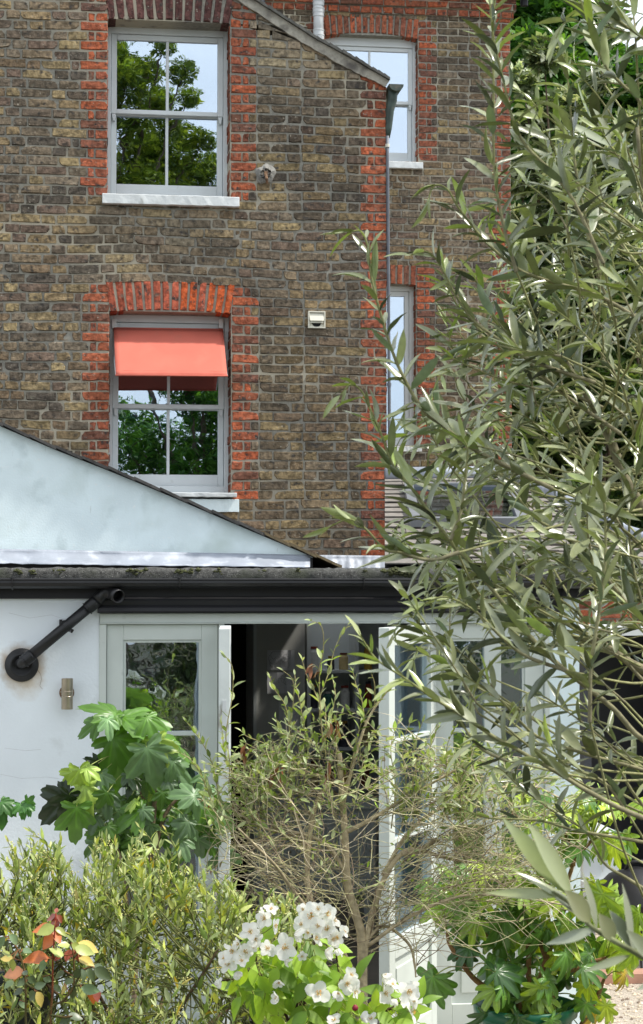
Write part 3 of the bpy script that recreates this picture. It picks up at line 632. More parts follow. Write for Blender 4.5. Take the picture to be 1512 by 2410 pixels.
# gutter (square ogee), brackets, moulded black fascia
def extrude(prof, x0, x1, closed=True):
    g = G(); V = [(x0, y, z) for y, z in prof]+[(x1, y, z) for y, z in prof]; m = len(prof)
    g.put(V, [(i, (i+1) % m, m+(i+1) % m, m+i) for i in range(m)])
    c = np.mean(np.array(prof), 0); g.put([(x0, *c)]+V[:m], [(0, 1+i, 1+(i+1) % m) for i in range(m)]); g.put([(x1, *c)]+V[m:], [(0, 1+(i+1) % m, 1+i) for i in range(m)])
    return g
gz1 = Z_(1361, Y0-.14, 600); gz0 = Z_(1385, Y0-.12, 600)
pf = [(-.17, gz1), (-.172, gz1-.006), (-.166, gz1-.012), (-.168, gz1-.022), (-.155, gz1-.038), (-.12, gz0), (-.075, gz0), (-.066, gz1-.002), (-.070, gz1-.002), (-.078, gz0+.004), (-.118, gz0+.004), (-.150, gz1-.036), (-.162, gz1-.022), (-.16, gz1)]
g = extrude([(Y0+a, b) for a, b in pf], e0, e3+.5); add('gutter', g, M['plastic'], ext)
for px in (28, 422, 856, 1290):
    c = X_(px, Y0-.17); g = G(); g.hexa([(c-.007, Y0-.178, gz1+.003), (c+.007, Y0-.178, gz1+.003), (c+.007, Y0-.178, gz1+.004), (c-.007, Y0-.178, gz1+.004), (c-.007, Y0-.064, gz1+.003), (c+.007, Y0-.064, gz1+.003), (c+.007, Y0-.064, gz1+.006), (c-.007, Y0-.064, gz1+.006)])
    g.tube([(c, Y0-.177, gz1+.003), (c, Y0-.174, gz1-.022), (c, Y0-.160, gz1-.040), (c, Y0-.124, gz0-.004), (c, Y0-.09, gz0-.005)], .004, 6); add('gutter_bracket', g, M['plastic'], ext)
fz = Z_(1441, Y0-.05, 600)
g = extrude([(Y0-.028, zk-.004), (Y0-.028, Z_(1408, Y0-.03, 600)), (Y0+.0, Z_(1409, Y0-.03, 600)), (Y0+.02, zk-.004)], e0, e1-.012); add('fascia', g, M['fascia'], ext)
zz = lambda py: Z_(py, Y0-.06, 600)
g = extrude([(Y0-.030, zk-.004), (Y0-.030, zz(1404)), (Y0-.052, zz(1407)), (Y0-.060, zz(1413)), (Y0-.055, zz(1424)), (Y0-.066, zz(1430)), (Y0-.070, zz(1438)), (Y0-.062, zz(1442)), (Y0+.02, zz(1442)), (Y0+.02, zk-.004)], e1-.010, e2+.06); add('fascia', g, M['fascia'], ext)
g = extrude([(Y0-.028, zk-.004), (Y0-.028, Z_(1408, Y0-.03, 600)), (Y0+.0, Z_(1409, Y0-.03, 600)), (Y0+.02, zk-.004)], e2+.062, e3+.5); add('fascia', g, M['fascia'], ext)
# door frame: head, posts
X = lambda px, py=1700: X_(px, Y0, py)
zh = Z_(1465, Y0, 600); zf = Z_(1443, Y0, 600)
g = G(); g.box(e1+.001, e2-.001, Y0-.012, Y0+.10, zh, zf)
g.box(e1+.001, e2-.001, Y0-.02, Y0+.10, zh-.006, zh-.0005)
for a, b in ((231.6, 249), (513, 527), (1009, 1017), (1281, 1292.6)):
    g.box(X(a)+.001, X(b), Y0-.010, Y0+.10, .02, zh-.0065)
g.box(X(231.6), X(1292.6), Y0-.005, Y0+.12, .0, .0195)
add('door_frame', g, M['sage'], ext, bevel=.003)
def glazed(name, px0, px1, ztop_, zbot, Yp, mats, rail_t, stile, bars, panel_z, parent, mull=(), label=None, leafpane=True):
    """fixed light or panel between two pixel columns on the front plane: stiles, rails, bars, panes, lower panel"""
    x0, x1 = X(px0), X(px1); g = G(); y0, y1 = Yp, Yp+.05
    frame_rect(g, x0, x1, y0, y1, zbot, ztop_, stile, stile, .17, rail_t)
    g.box(x0+stile, x1-stile, y0, y1, panel_z-.045, panel_z+.045)
    for bz in bars: g.box(x0+stile, x1-stile, y0+.006, y1-.006, bz-.011, bz+.011)
    for (a, b) in mull: g.box(X(a), X(b), y0+.002, y1-.002, panel_z+.0455, ztop_-rail_t-.0005)
    o = add(name, g, mats, parent, bevel=.003)
    if label: o['label'] = label
    g = G(); i = x0+stile; j = x1-stile      # glazing bead, a step inside the frame
    frame_rect(g, i+.0005, j-.0005, y0+.010, y0+.022, panel_z+.0455, ztop_-rail_t-.0005, .012, .012, .012, .012); add('glazing_bead', g, mats, o)
    g = G(); g.box(i-.003, j+.003, y0+.026, y0+.030, panel_z+.04, ztop_-rail_t+.005); add('pane', g, M['glass_garden'], o)
    g = G(); g.box(i-.003, j+.003, y0+.022, y0+.034, zbot+.16, panel_z-.04); g.box(i+.05, j-.05, y0+.012, y0+.0215, zbot+.22, panel_z-.095); add('lower_panel', g, mats, o, bevel=.004)
    return o
pz = Z_(2185, Y0, 600)
glazed('window', 250, 512, zh-.008, .022, Y0+.012, M['sage'], Z_(1468, Y0)-Z_(1505, Y0), .080, [Z_(1727, Y0), Z_(1950, Y0)], pz, ext, label='fixed garden light left of the open doors')
glazed('window', 1018, 1280.5, zh-.008, .022, Y0+.012, M['sage'], .075, .095, [Z_(1727, Y0), Z_(1950, Y0)], pz, ext, mull=((1141, 1181),), label='fixed garden light right of the open doors')
# hinged leaves, built in their own plane from hinge to free edge
def leaf(hx, hy, fx, fy, label, mt):
    z0, z1 = .03, zh-.012; A = np.array([hx, hy, 0.]); B = np.array([fx, fy, 0.]); L = np.linalg.norm(B-A); u = (B-A)/L; nrm = np.array([u[1], -u[0], 0]); t = .052
    def bx(g, a, b, c, d, n0=-t/2, n1=t/2):
        P = lambda s, z, n: A+u*s+nrm*n+np.array([0, 0, z])
        g.hexa([P(a, c, n0), P(b, c, n0), P(b, d, n0), P(a, d, n0), P(a, c, n1), P(b, c, n1), P(b, d, n1), P(a, d, n1)])
    g = G(); st = .085
    bx(g, 0, st, z0, z1); bx(g, L-st, L, z0, z1); bx(g, st, L-st, z0, z0+.17); bx(g, st, L-st, z1-.085, z1); bx(g, st, L-st, pz-.045, pz+.045)
    for bz in (Z_(1727, Y0), Z_(1950, Y0)): bx(g, st, L-st, bz-.011, bz+.011, -.02, .02)
    o = add('door', g, mt, ext, bevel=.004, label=label)
    g = G(); bx(g, st-.003, L-st+.003, pz+.04, z1-.08, -.003, .003); add('pane', g, M['glass_garden'], o)
    g = G(); bx(g, st-.003, L-st+.003, z0+.165, pz-.04, -.010, .010); bx(g, st+.05, L-st-.05, z0+.22, pz-.095, -.017, .017); add('lower_panel', g, mt, o, bevel=.004)
    return o, A, u, nrm, L, bx
o, A, u, nrm, L, bx = leaf(X(529), Y0-.03, at(527, 1800, 8.47)[0], 8.47, 'left hand garden door open end on to the viewer', M['door_white'])
g = G(); bx(g, L-.0005, L+.0035, 1.60, 1.74, -.009, .009); add('lock_plate', g, M['pipe_grey'], o)
o, A, u, nrm, L, bx = leaf(X(1012), Y0-.03, at(903, 1800, 8.52)[0], 8.52, 'right hand garden door swung out with flaking white edge', M['sage'])
for zhn in (.35, 1.2, 1.95):
    g = G(); p = A+nrm*.03+u*.0; g.tube([p+[0, 0, zhn-.05], p+[0, 0, zhn+.05]], .008, 8); add('hinge', g, M['brass'], o)
# interior
g = G(); g.box(e0+.252, e3-.202, Y0+.26, yB-.202, .0, .02); add('inner_floor', g, M['stonefloor'], ext)
g = G(); g.box(X_(603, 12.6), X_(717, 12.6), 12.6, yB-.205, .022, zwt-.002); add('inner_pier', g, M['interior'], ext)
xk = X_(612, 12.6)
g = G(); g.box(X_(596, 12.6), X_(603, 12.6)-.001, 12.58, 12.64, .022, zwt-.003); add('pantry_frame', g, M['cabinet'], ext)
g = G(); g.box(X_(480, 13.3), X_(596, 13.3), yB-.27, yB-.21, .022, zwt-.01); add('kitchen_dark_sheet', g, M['voidblack'], ext)  # flat black sheet standing for the darkness at the back of the kitchen

# ------------------------------------------------------------------ things inside the kitchen
def paper(px0, py0, px1, py1, Y, label, seed, marks=18):
    r = random.Random(seed); a = at(px0, py1, Y); b = at(px1, py0, Y); g = G()
    n = 8; V = []
    for i in range(n+1):
        for z in (a[2], b[2]): V.append((a[0]+(b[0]-a[0])*i/n, Y-.003-.006*abs(math.sin(i*.9+seed)), z))
    g.put(V, [(2*i, 2*i+2, 2*i+3, 2*i+1) for i in range(n)])
    o = add('drawing', g, M['paper'], label=label, category='drawing'); sd = o.modifiers.new('t', 'SOLIDIFY'); sd.thickness = .001
    g = G(); W, Hh = b[0]-a[0], b[2]-a[2]
    for k in range(marks):
        cx, cz = a[0]+W*r.uniform(.25, .8), a[2]+Hh*r.uniform(.25, .85); rr = r.uniform(.1, .32)*Hh; s0 = r.random()*6; P = []
        for q in range(9):
            th = s0+q*.35; P.append((cx+rr*math.cos(th), Y-.0115, max(a[2]+.01, min(b[2]-.01, cz+rr*.9*math.sin(th)))))
        g.tube(P, .0009, 3, cap=False)
    off = ORG[o.name]; c = bpy.data.objects.new('pencil_sketch', g.mesh('pencil_sketch', off)); COL.objects.link(c); c.parent = o; c.data.materials.append(M['pencil'])
paper(628, 1530, 692, 1577, 12.595, 'pencil drawing of loose loops, topmost sheet pinned to the grey kitchen pier', 1)
paper(628, 1582, 690, 1632, 12.595, 'plain pale sheet pinned to the kitchen pier just under the drawing with loops', 2, 5)
paper(655, 1652, 702, 1730, 12.595, 'lower upright pale sheet pinned to the kitchen pier behind the shrub', 3, 7)
# dresser with shelves of jars
dY = 12.9; dx0, dx1 = X_(722, dY), X_(915, dY); zt_ = 2.14
dr = thing('kitchen_dresser', 'tall dim kitchen shelf unit full of jars seen through the open doors', 'shelves', ((dx0+dx1)/2, dY, .02))
g = G(); g.box(dx0, dx0+.025, dY, dY+.32, .022, zt_); g.box(dx1-.025, dx1, dY, dY+.32, .022, zt_); g.box(dx0+.026, dx1-.026, dY+.29, dY+.32, .022, zt_); g.box((dx0+dx1)/2+.05, (dx0+dx1)/2+.075, dY+.001, dY+.289, .022, zt_); add('carcass', g, M['cabinet'], dr)
shz = [Z_(py, dY) for py in (1580, 1672, 1765, 1860)]
for z in shz:
    g = G(); g.box(dx0+.026, (dx0+dx1)/2+.049, dY+.005, dY+.288, z-.018, z); g.box((dx0+dx1)/2+.076, dx1-.026, dY+.005, dY+.288, z-.018, z); add('shelf', g, M['cabinet'], dr)
rng = random.Random(17); cols = [srgb(150, 60, 40), srgb(60, 110, 100), srgb(190, 170, 120), srgb(60, 60, 70), srgb(200, 200, 195), srgb(120, 60, 40), srgb(190, 150, 60)]
words_ = ['dim red', 'teal', 'straw coloured', 'slate grey', 'white', 'brown', 'mustard']
pos_ = ['on the top shelf', 'on the second shelf', 'on the third shelf', 'on the bottom shelf']
seen_ = {}
for si, z in enumerate(shz):
    xx = dx0+.06; bag = list(range(7)); rng.shuffle(bag)
    while xx < dx1-.07:
        if abs(xx-((dx0+dx1)/2+.062)) < .055: xx += .06; continue
        r = rng.uniform(.024, .036); h = rng.uniform(.09, .19); ci = bag.pop() if bag else rng.randrange(7)
        g = G(); g.lathe([(0, 0), (r, 0), (r, h*.75), (r*.7, h*.85), (r*.7, h*.9)], (xx, dY+.10, z+.001), 14, cols[ci]); j = add('jar', g, M['attrmatt'], smooth=False)
        bay = 'left' if xx < (dx0+dx1)/2+.06 else 'right'; key = (ci, si, bay); seen_[key] = seen_.get(key, 0)+1
        j['label'] = '%s lidded jar %s, %s bay of the dim kitchen dresser' % (words_[ci], pos_[si], bay); j['category'] = 'jar'; j['group'] = 'jars on the kitchen dresser'
        off = ORG[j.name]; g = G(); g.lathe([(r*.78, h*.9), (r*.8, h), (0, h)], (xx, dY+.10, z+.001), 14, cols[(ci+3) % 7]*.7)
        c = bpy.data.objects.new('lid', g.mesh('lid', off)); COL.objects.link(c); c.parent = j; c.data.materials.append(M['attrmatt'])
        lastc = ci; xx += r*2+rng.uniform(.02, .07)
# low grey sideboard
sY = 11.6; sx0, sx1 = X_(598, sY), X_(885, sY); st_ = Z_(1900, sY)
sb = thing('sideboard', 'low grey panelled sideboard inside the kitchen behind the half bare shrub', 'sideboard', ((sx0+sx1)/2, sY, .02))
zb_ = Z_(2118, sY); g = G(); g.box(sx0, sx1, sY+.02, sY+.45, zb_, st_-.03); g.box(sx0-.02, sx1+.02, sY-.01, sY+.47, st_-.03, st_); g.box(sx0+.03, sx0+.07, sY+.05, sY+.4, .022, zb_); g.box(sx1-.07, sx1-.03, sY+.05, sY+.4, .022, zb_); add('body', g, M['cabinet'], sb, bevel=.004)
n = 3
for i in range(n):
    a = sx0+(sx1-sx0)*i/n+.012; b = sx0+(sx1-sx0)*(i+1)/n-.012; g = G(); frame_rect(g, a, b, sY, sY+.019, zb_+.015, st_-.045, .05, .05, .05, .05); g.box(a+.05, b-.05, sY+.010, sY+.019, zb_+.065, st_-.095)
    d_ = add('cabinet_door', g, M['cabinet'], sb, bevel=.002); g = G(); g.lathe([(0, -.03), (.012, -.028), (.008, -.01), (.008, 0)], (b-.025, sY, (zb_+st_)/2), 10, axis='y'); add('knob', g, M['brass'], d_)

# ------------------------------------------------------------------ waste pipe on the white wall
wp = thing('waste_pipe', 'black plastic waste pipe running diagonally up the white wall from a round black collar', 'pipe', tuple(at(51, 1604, Y0)))
c = at(50.5, 1565, Y0); pY = Y0-.075; stain(M['render_white'], c-ORG[ext.name], .075, .125, (.34, .24, .14))
stain(M['render_white'], at(60, 1600, Y0)-ORG[ext.name], .03, .11, (.55, .47, .36))
for ci_, pl in enumerate(([(86, 1572), (95, 1585), (97, 1600), (93, 1612), (99, 1622)], [(20, 1440), (70, 1452), (120, 1447), (150, 1455), (200, 1450)], [(0, 1820), (50, 1832), (110, 1826), (170, 1835)], [(10, 1760), (60, 1768), (95, 1762)])):
    g = G(); P_ = [at(x_, y_+random.Random(x_).uniform(-3, 3), Y0-.0002) for x_, y_ in pl]; g.tube(P_, .0007, 4, cap=False); add('hairline_crack', g, M['rust'] if ci_ == 0 else M['pipe_grey'], ext)
g = G(); g.lathe([(.045, -.030), (.052, -.034), (.058, -.030), (.062, -.022), (.078, -.012), (.081, -.004), (.081, 0)], c, 40, axis='y'); g.lathe([(.045, -.03), (.030, -.022), (0, -.022)], c, 40, axis='y'); add('wall_collar', g, M['plastic'], wp, smooth=True)
p0 = at(45, 1562, Y0-.01); p1 = at(52, 1560, Y0-.055); p2 = at(64, 1550, pY); q1 = at(228, 1413, pY); q2 = at(243, 1397, pY); q3 = at(262, 1394, pY-.02); q4 = at(279, 1404, pY-.085)
g = G(); g.tube([p0, p1, p2*.75+p1*.25+[.0, -.004, 0], p2], .026, 18); add('elbow', g, M['plastic'], wp, smooth=True)
g = G(); g.tube([p2, p2*.5+q1*.5, q1], .0262, 20); add('pipe', g, M['plastic'], wp, smooth=True)
g = G(); g.tube([q1, q1*.4+q2*.6, q2, q2*.5+q3*.5+[0, -.004, .004], q3, q3*.5+q4*.5, q4], [.027, .027, .028, .0285, .029, .030, .031], 20, cap=False); el = add('elbow', g, M['plastic'], wp, smooth=True)
sd = el.modifiers.new('t', 'SOLIDIFY'); sd.thickness = .004; sd.offset = 0
g = G(); dq = (q4-q3)/np.linalg.norm(q4-q3); g.tube([q3+dq*.02, q3+dq*.021], .024, 18); add('pipe_inside', g, M['voidblack'], el)
dd = (q1-p2)/np.linalg.norm(q1-p2)
for s0 in (.02, .93):
    p = p2+(q1-p2)*s0; g = G(); g.tube([p-dd*.028, p-dd*.02, p+dd*.016, p+dd*.022], [.0295, .031, .031, .0285], 20); g.tube([p-dd*.034, p-dd*.028], .0335, 20); add('socket', g, M['plastic'], wp, smooth=False)
p = p2+(q1-p2)*.56; g = G(); g.tube([p-dd*.010, p+dd*.010], .031, 20); g.box(p[0]-.035, p[0]-.020, pY-.01, Y0-.001, p[2]+.005, p[2]+.03); g.tube([p+dd*.0+[.022, -.022, -.03], p+[.03, -.03, -.018]], .006, 8); add('pipe_clip', g, M['plastic'], wp)
# brass up-and-down wall lamp
wl = thing('wall_lamp', 'brushed metal cylinder wall lamp on the white rendered wall below the black pipe', 'lamp', tuple(at(157, 1672, Y0-.06)))
c = at(156.5, 1630, Y0); g = G(); g.lathe([(0, -.010), (.030, -.010), (.036, -.004), (.036, 0)], c, 32, axis='y'); g.box(c[0]-.012, c[0]+.012, c[1]-.045, c[1]-.0105, c[2]-.012, c[2]+.012); add('bracket', g, M['rust'], wl)
cb = at(157.5, 1633, Y0-.062); r = .0275; hz = .0735
g = G(); g.lathe([(r-.003, -hz+.008), (r-.003, -hz), (r, -hz), (r, -.012), (r-.0015, -.010), (r-.0015, -.006), (r, -.004), (r, .012), (r-.001, .014), (r, .016), (r, hz), (r-.003, hz), (r-.003, hz-.006), (0, hz-.006)], cb, 40); add('body', g, M['brass'], wl, smooth=False)
g = G(); g.lathe([(0, -hz+.010), (r-.004, -hz+.010)], cb, 30); add('lens', g, M['voidblack'], wl)
for s in (-1, 1):
    g = G(); g.lathe([(0, -.014), (.004, -.013), (.004, -.010)], c+[s*.029, 0, .004], 8, axis='y'); add('screw', g, M['brass'], wl)

# ------------------------------------------------------------------ pale blue gable with slate coping and lead flashing
Yg2 = 11.0
gw = thing('gable_wall', 'pale blue rendered gable sloping down to the right in front of the middle window', 'wall', tuple(at(300, 1320, Yg2)))
top = [at(*p, Yg2) for p in ((-120, 945), (0, 1003), (120, 1055), (265, 1112), (400, 1168), (560, 1237), (700, 1296), (735, 1311))]
zb0 = Z_(1312, Yg2, 600)
g = G()
for a, b in zip(top[:-1], top[1:]):
    g.hexa([(a[0], Yg2, zb0), (b[0], Yg2, zb0), (b[0], Yg2, b[2]), (a[0], Yg2, a[2]), (a[0], Yg2+.22, zb0), (b[0], Yg2+.22, zb0), (b[0], Yg2+.22, b[2]), (a[0], Yg2+.22, a[2])])
add('render', g, M['render_blue'], gw)
rng = random.Random(9); g = G(); tp = top+[at(800, 1338, Yg2)]; xs = [p[0] for p in tp]; zs = [p[2] for p in tp]; N_ = 15
tz = lambda x: float(np.interp(x, xs, zs))
for k in range(N_):
    a = xs[0]+(xs[-1]-xs[0])*k/N_; b = xs[0]+(xs[-1]-xs[0])*(k+1.03)/N_; fy = Yg2-.045-rng.random()*.012; l = .008; th = .016
    c = srgb(84, 82, 80)*rng.uniform(.6, 1.1) if k < 12 else srgb(118, 104, 78)*rng.uniform(.7, 1)
    mm = 5
    for q in range(mm):
        x0, x1 = a+(b-a)*q/mm, a+(b-a)*(q+1)/mm; y = fy+rng.gauss(0, .003)
        A_, B_ = tz(x0)+.002+l*(1-q/mm), tz(x1)+.002+l*(1-(q+1)/mm)
        g.hexa([(x0, y, A_), (x1, y, B_), (x1, y, B_+th), (x0, y, A_+th), (x0, Y1-.04, A_), (x1, Y1-.04, B_), (x1, Y1-.04, B_+th), (x0, Y1-.04, A_+th)], c)
add('coping', g, M['slate'], gw)
g = G(); g.box(xs[0], xs[-1]-.25, Yg2+.221, Y1-.06, zb0, zb0+.04); add('hidden_base', g, M['felt'], gw)
def flashing(px0, px1, pyt0, pyt1, pyb0, pyb1, Y, seed):
    r = random.Random(seed); n = 60; V = []; rows = 6
    for i in range(n+1):
        t = i/n; px = px0+(px1-px0)*t; ph = math.sin(t*23+seed)+.6*math.sin(t*57)
        for j in range(rows+1):
            v = j/rows; py = pyt0+(pyt1-pyt0)*t+((pyb0+(pyb1-pyb0)*t)-(pyt0+(pyt1-pyt0)*t))*v
            V.append(at(px, py+(r.gauss(0, .6) if j == rows else 0), Y-.01-.10*v*v-.012*ph*v+r.gauss(0, .0015)))
    g = G(); g.put(V, [(i*(rows+1)+j, (i+1)*(rows+1)+j, (i+1)*(rows+1)+j+1, i*(rows+1)+j+1) for i in range(n) for j in range(rows)]); return g
o = add('lead_flashing', flashing(-100, 729, 1290, 1306, 1326, 1336, Yg2-.006, 1), M['lead'], gw, smooth=True); sd = o.modifiers.new('t', 'SOLIDIFY'); sd.thickness = .003
g = G(); g.box(top[0][0], top[-1][0], Yg2-.002, Yg2+.2, zr+.0, zb0-.001); add('footing', g, M['plastic'], gw)
o = add('lead_flashing', flashing(735, 920, 1306, 1308, 1341, 1337, Y1-.004, 3), M['lead'], house, smooth=True); sd = o.modifiers.new('t', 'SOLIDIFY'); sd.thickness = .003

# ------------------------------------------------------------------ slate side roof with rooflight and lead hip
sr = thing('slate_roof', 'low grey slate roof with a rooflight and lead hip right of the brick wing', 'roof', tuple(at(1200, 1335, 10)))
Ea, Eb = at(905, 1333, 10.0), at(1620, 1333, 10.0); Ra, Rb = at(905, 1128, 13.4), at(1200, 1124, 13.4)
nr = 17; rng = random.Random(31); g = G()
dn = np.cross(Eb-Ea, Ra-Ea); dn /= np.linalg.norm(dn); dn = dn if dn[2] > 0 else -dn
for k in range(nr):
    t0, t1 = k/nr, (k+1.35)/nr
    L0, L1 = Ea+(Ra-Ea)*t0, Ea+(Ra-Ea)*min(t1, 1.02); R0, R1 = Eb+(Rb-Eb)*t0, Eb+(Rb-Eb)*min(t1, 1.02)
    wv = np.linalg.norm(R0-L0); x = -.12*(k % 2)
    while x < wv:
        a, b = max(0, x)/wv, min(wv, x+.245)/wv
        if b > a+.01:
            jit = rng.gauss(0, .006); c = srgb(122, 117, 110)*rng.uniform(.72, 1.15); th = .007; li_ = dn*(.006+rng.random()*.004)
            q0, q1 = L0+(R0-L0)*a, L0+(R0-L0)*b; w0, w1 = L1+(R1-L1)*min(1, a), L1+(R1-L1)*min(1, b)
            sdn = (Ea-Ra)/np.linalg.norm(Ea-Ra)*jit
            g.hexa([q0+li_*1.5+sdn, q1+li_*1.5+sdn, q1+li_*1.5+dn*th+sdn, q0+li_*1.5+dn*th+sdn, w0-dn*.004, w1-dn*.004, w1-dn*.004+dn*th, w0-dn*.004+dn*th], c)
        x += .25
add('slates', g, M['slate'], sr)
g = G(); g.put([Ea-dn*.012, Eb-dn*.012, Rb-dn*.012, Ra-dn*.012, Ea*[1, 1, 0]+[0, 0, zr], Eb*[1, 1, 0]+[0, 0, zr], Rb*[1, 1, 0]+[0, 0, zr], Ra*[1, 1, 0]+[0, 0, zr]], [(0, 1, 2, 3), (0, 4, 5, 1), (1, 5, 6, 2), (3, 7, 4, 0), (2, 6, 7, 3)]); add('roof_body', g, M['plastic'], sr)
g = G(); g.tube([Ra+[0, -.02, .035], Rb+[0, -.02, .035]], .05, 12); add('ridge', g, M['lead'], sr, smooth=True)
g = G(); g.tube([Rb+(Eb-Rb)*t+[0, 0, .03+.012*math.sin(t*25)] for t in np.linspace(0, 1, 14)], .042, 12); add('hip', g, M['lead'], sr, smooth=True)
def onroof(px, py):
    d = at(px, py, 10)-CAM; t = np.dot(Ea-CAM, dn)/np.dot(d, dn); return CAM+d*t
a_, b_, c_, d_ = onroof(965, 1248), onroof(1240, 1248), onroof(1205, 1160), onroof(950, 1160)
g = G()
def slab(P, Q, w_, th, g):
    e = (Q-P)/np.linalg.norm(Q-P); s = np.cross(dn, e)*w_; g.hexa([P+dn*.02, Q+dn*.02, Q+s+dn*.02, P+s+dn*.02, P+dn*th, Q+dn*th, Q+s+dn*th, P+s+dn*th])
slab(a_, b_, .06, .075, g); slab(d_, c_, -.06, .075, g); slab(a_+(d_-a_)*.02, a_+(d_-a_)*.98, -.06, .073, g); slab(b_+(c_-b_)*.02, b_+(c_-b_)*.98, .06, .073, g)
rl = add('rooflight', g, mat('rooflight_metal', (.14, .15, .16), .45, var=(8, .15)), sr)
g = G(); g.put([a_+dn*.05, b_+dn*.05, c_+dn*.05, d_+dn*.05], [(0, 1, 2, 3)]); add('pane', g, M['glass'], rl)
g = G(); g.put([a_+dn*.015, b_+dn*.015, c_+dn*.015, d_+dn*.015], [(0, 1, 2, 3)]); add('shaft', g, M['dark'], rl)

# ------------------------------------------------------------------ right hand side passage: walls and clutter
nw = thing('garden_wall', 'red brick boundary wall behind the olive at the right edge', 'wall', tuple(at(1460, 1500, 14.6)*[1, 1, 0]))
rng = random.Random(41); gb, gm = G(), G(); wx0, wx1 = X_(1300, 14.6), X_(1700, 14.6); wz = Z_(1385, 14.6, 1450)
courses(gb, rng, 14.6, wx0, wx1, wz-1.2, wz, .0741, [], [], None, lambda c, x, z, k, r: red(r))
gm.box(wx0, wx1, 14.6, 14.85, 0, wz); o = both('brickwork', gb, gm, nw)
g = G(); g.box(wx0, wx1, 14.56, 14.9, wz+.001, wz+.06); add('coping', g, M['fascia'], nw)
sh = thing('garden_shed', 'dark open fronted store with a pale top rail at the right edge behind the olive', 'shed', tuple(at(1440, 2000, 12.2)*[1, 1, 0]))
shx0, shx1 = X_(1372, 12.2), X_(1640, 12.2); zt2 = Z_(1478, 12.2, 1450)
g = G(); g.box(shx0, shx0+.05, 12.2, 13.4, .02, zt2-.05); g.box(shx1, shx1+.05, 12.2, 13.4, .02, zt2-.05); g.box(shx0+.051, shx1-.001, 13.35, 13.4, .02, zt2-.05); add('walls', g, M['darkpot'], sh)
g = G(); g.box(shx0-.03, shx1+.08, 12.14, 13.45, zt2-.049, zt2); add('roof', g, M['sash'], sh)
bn = thing('garden_bench', 'grey painted garden bench box in the shade right of the extension', 'bench', tuple(at(1405, 2080, 11.2)*[1, 1, 0]))
bx0, bx1 = X_(1368, 11.2), X_(1452, 11.2); bt_ = Z_(1962, 11.2, 1400); bb_ = Z_(2070, 11.2, 1400)
g = G(); g.box(bx0, bx1, 11.2, 11.7, bb_, bt_-.035); add('box', g, M['sash'], bn, bevel=.004)
g = G(); g.box(bx0-.02, bx1+.02, 11.16, 11.74, bt_-.034, bt_); add('seat', g, M['sash'], bn, bevel=.004)
g = G(); g.box(bx0-.02, bx1+.02, 11.14, 11.74, bb_-.05, bb_-.001); g.box(bx0+.02, bx0+.08, 11.22, 11.28, .02, bb_-.051); g.box(bx1-.08, bx1-.02, 11.22, 11.28, .02, bb_-.051); add('plinth', g, M['sash'], bn)
kb = thing('kettle_barbecue', 'black round kettle barbecue with a bent handle in the shade at the right edge', 'barbecue', tuple(at(1478, 2200, 10.9)*[1, 1, 0]))
c = at(1500, 2120, 10.9); 
g = G(); g.lathe([(0, -.20), (.14, -.17), (.23, -.08), (.26, .0)], c, 28); add('bowl', g, M['plastic'], kb, smooth=True)
g = G(); g.lathe([(.265, .0), (.25, .07), (.17, .15), (.05, .19), (0, .195)], c+[0, 0, .004], 28); l_ = add('lid', g, M['plastic'], kb, smooth=True)
g = G(); g.tube([c+[-.07, 0, .18], c+[-.06, 0, .23], c+[.06, 0, .23], c+[.07, 0, .18]], .012, 8); add('handle', g, M['plastic'], l_, smooth=True)
for a in (0.3, 2.4, 4.5):
    g = G(); g.tube([c+[.16*math.cos(a), .16*math.sin(a), -.16], [c[0]+.3*math.cos(a), c[1]+.3*math.sin(a), .02]], .012, 8); add('leg', g, M['plastic'], kb)
# timber edging beside the gravel
g = G(); p = at(1500, 2285, 10.4); 
zz_ = 0.022
for k in range(1): g.box(2.55, 3.4, 10.35, 10.50, .022, .075)
add('timber_edging', g, mat('terracotta_board', (.36, .20, .14), .85, var=(8, .2), bump=(30, .4, .003)), label='reddish brown edging board lying on the pale gravel', category='board')
# dark planter bottom left, black boot-like pot inside the door, green pot
def pot(name, c, prof, mt, label, cat, soil_r, soil_z, k=40):
    t_ = thing(name, label, cat, (c[0], c[1], 0)); g = G(); g.lathe(prof, (c[0], c[1], 0), k); add('pot_body', g, mt, t_, smooth=True)
    g = G(); g.lathe([(0, soil_z+.01), (soil_r*.6, soil_z+.012), (soil_r, soil_z)], (c[0], c[1], 0), k); add('compost', g, M['soil'], t_); return t_
gp = at(1236, 2345, 8.0); rz = gp[2]-.03
pot('plant_pot', gp, [(.15, .0), (.16, .01), (.20, rz-.05), (.222, rz-.045), (.226, rz-.004), (.222, rz), (.212, rz), (.205, rz-.06)], M['greenpot'], 'dark green plastic tub at the foot of the big leaved aralia', 'plant pot', .205, rz-.06)
bp_ = at(10, 2262, 5.6); rz2 = bp_[2]
pot('plant_pot', bp_, [(.10, 0), (.11, .01), (.145, rz2-.06), (.16, rz2-.05), (.162, rz2-.004), (.155, rz2), (.145, rz2), (.138, rz2-.05)], M['darkpot'], 'dark blue grey glazed planter at the bottom left behind the rose', 'plant pot', .138, rz2-.05)
kp = at(612, 2398, 9.45); rz3 = max(.06, kp[2])
bo = thing('garden_boot', 'black rubber clog lying on the pale floor in the open doorway', 'shoe', (kp[0], 9.45, .02))
g = G(); prof = [];
V = []; n = 14; mS = 12
for i in range(n+1):
    t = i/n; wdt = .046*math.sin(math.pi*min(1, .12+t*.86))**.5; hh = (.075-.035*t)*(math.sin(math.pi*min(1, .1+.88*t))**.4)
    for j in range(mS):
        a = 2*math.pi*j/mS; V.append((kp[0]-.11+.24*t, 9.45+wdt*math.cos(a), .024+hh*.5+hh*.5*math.sin(a)))
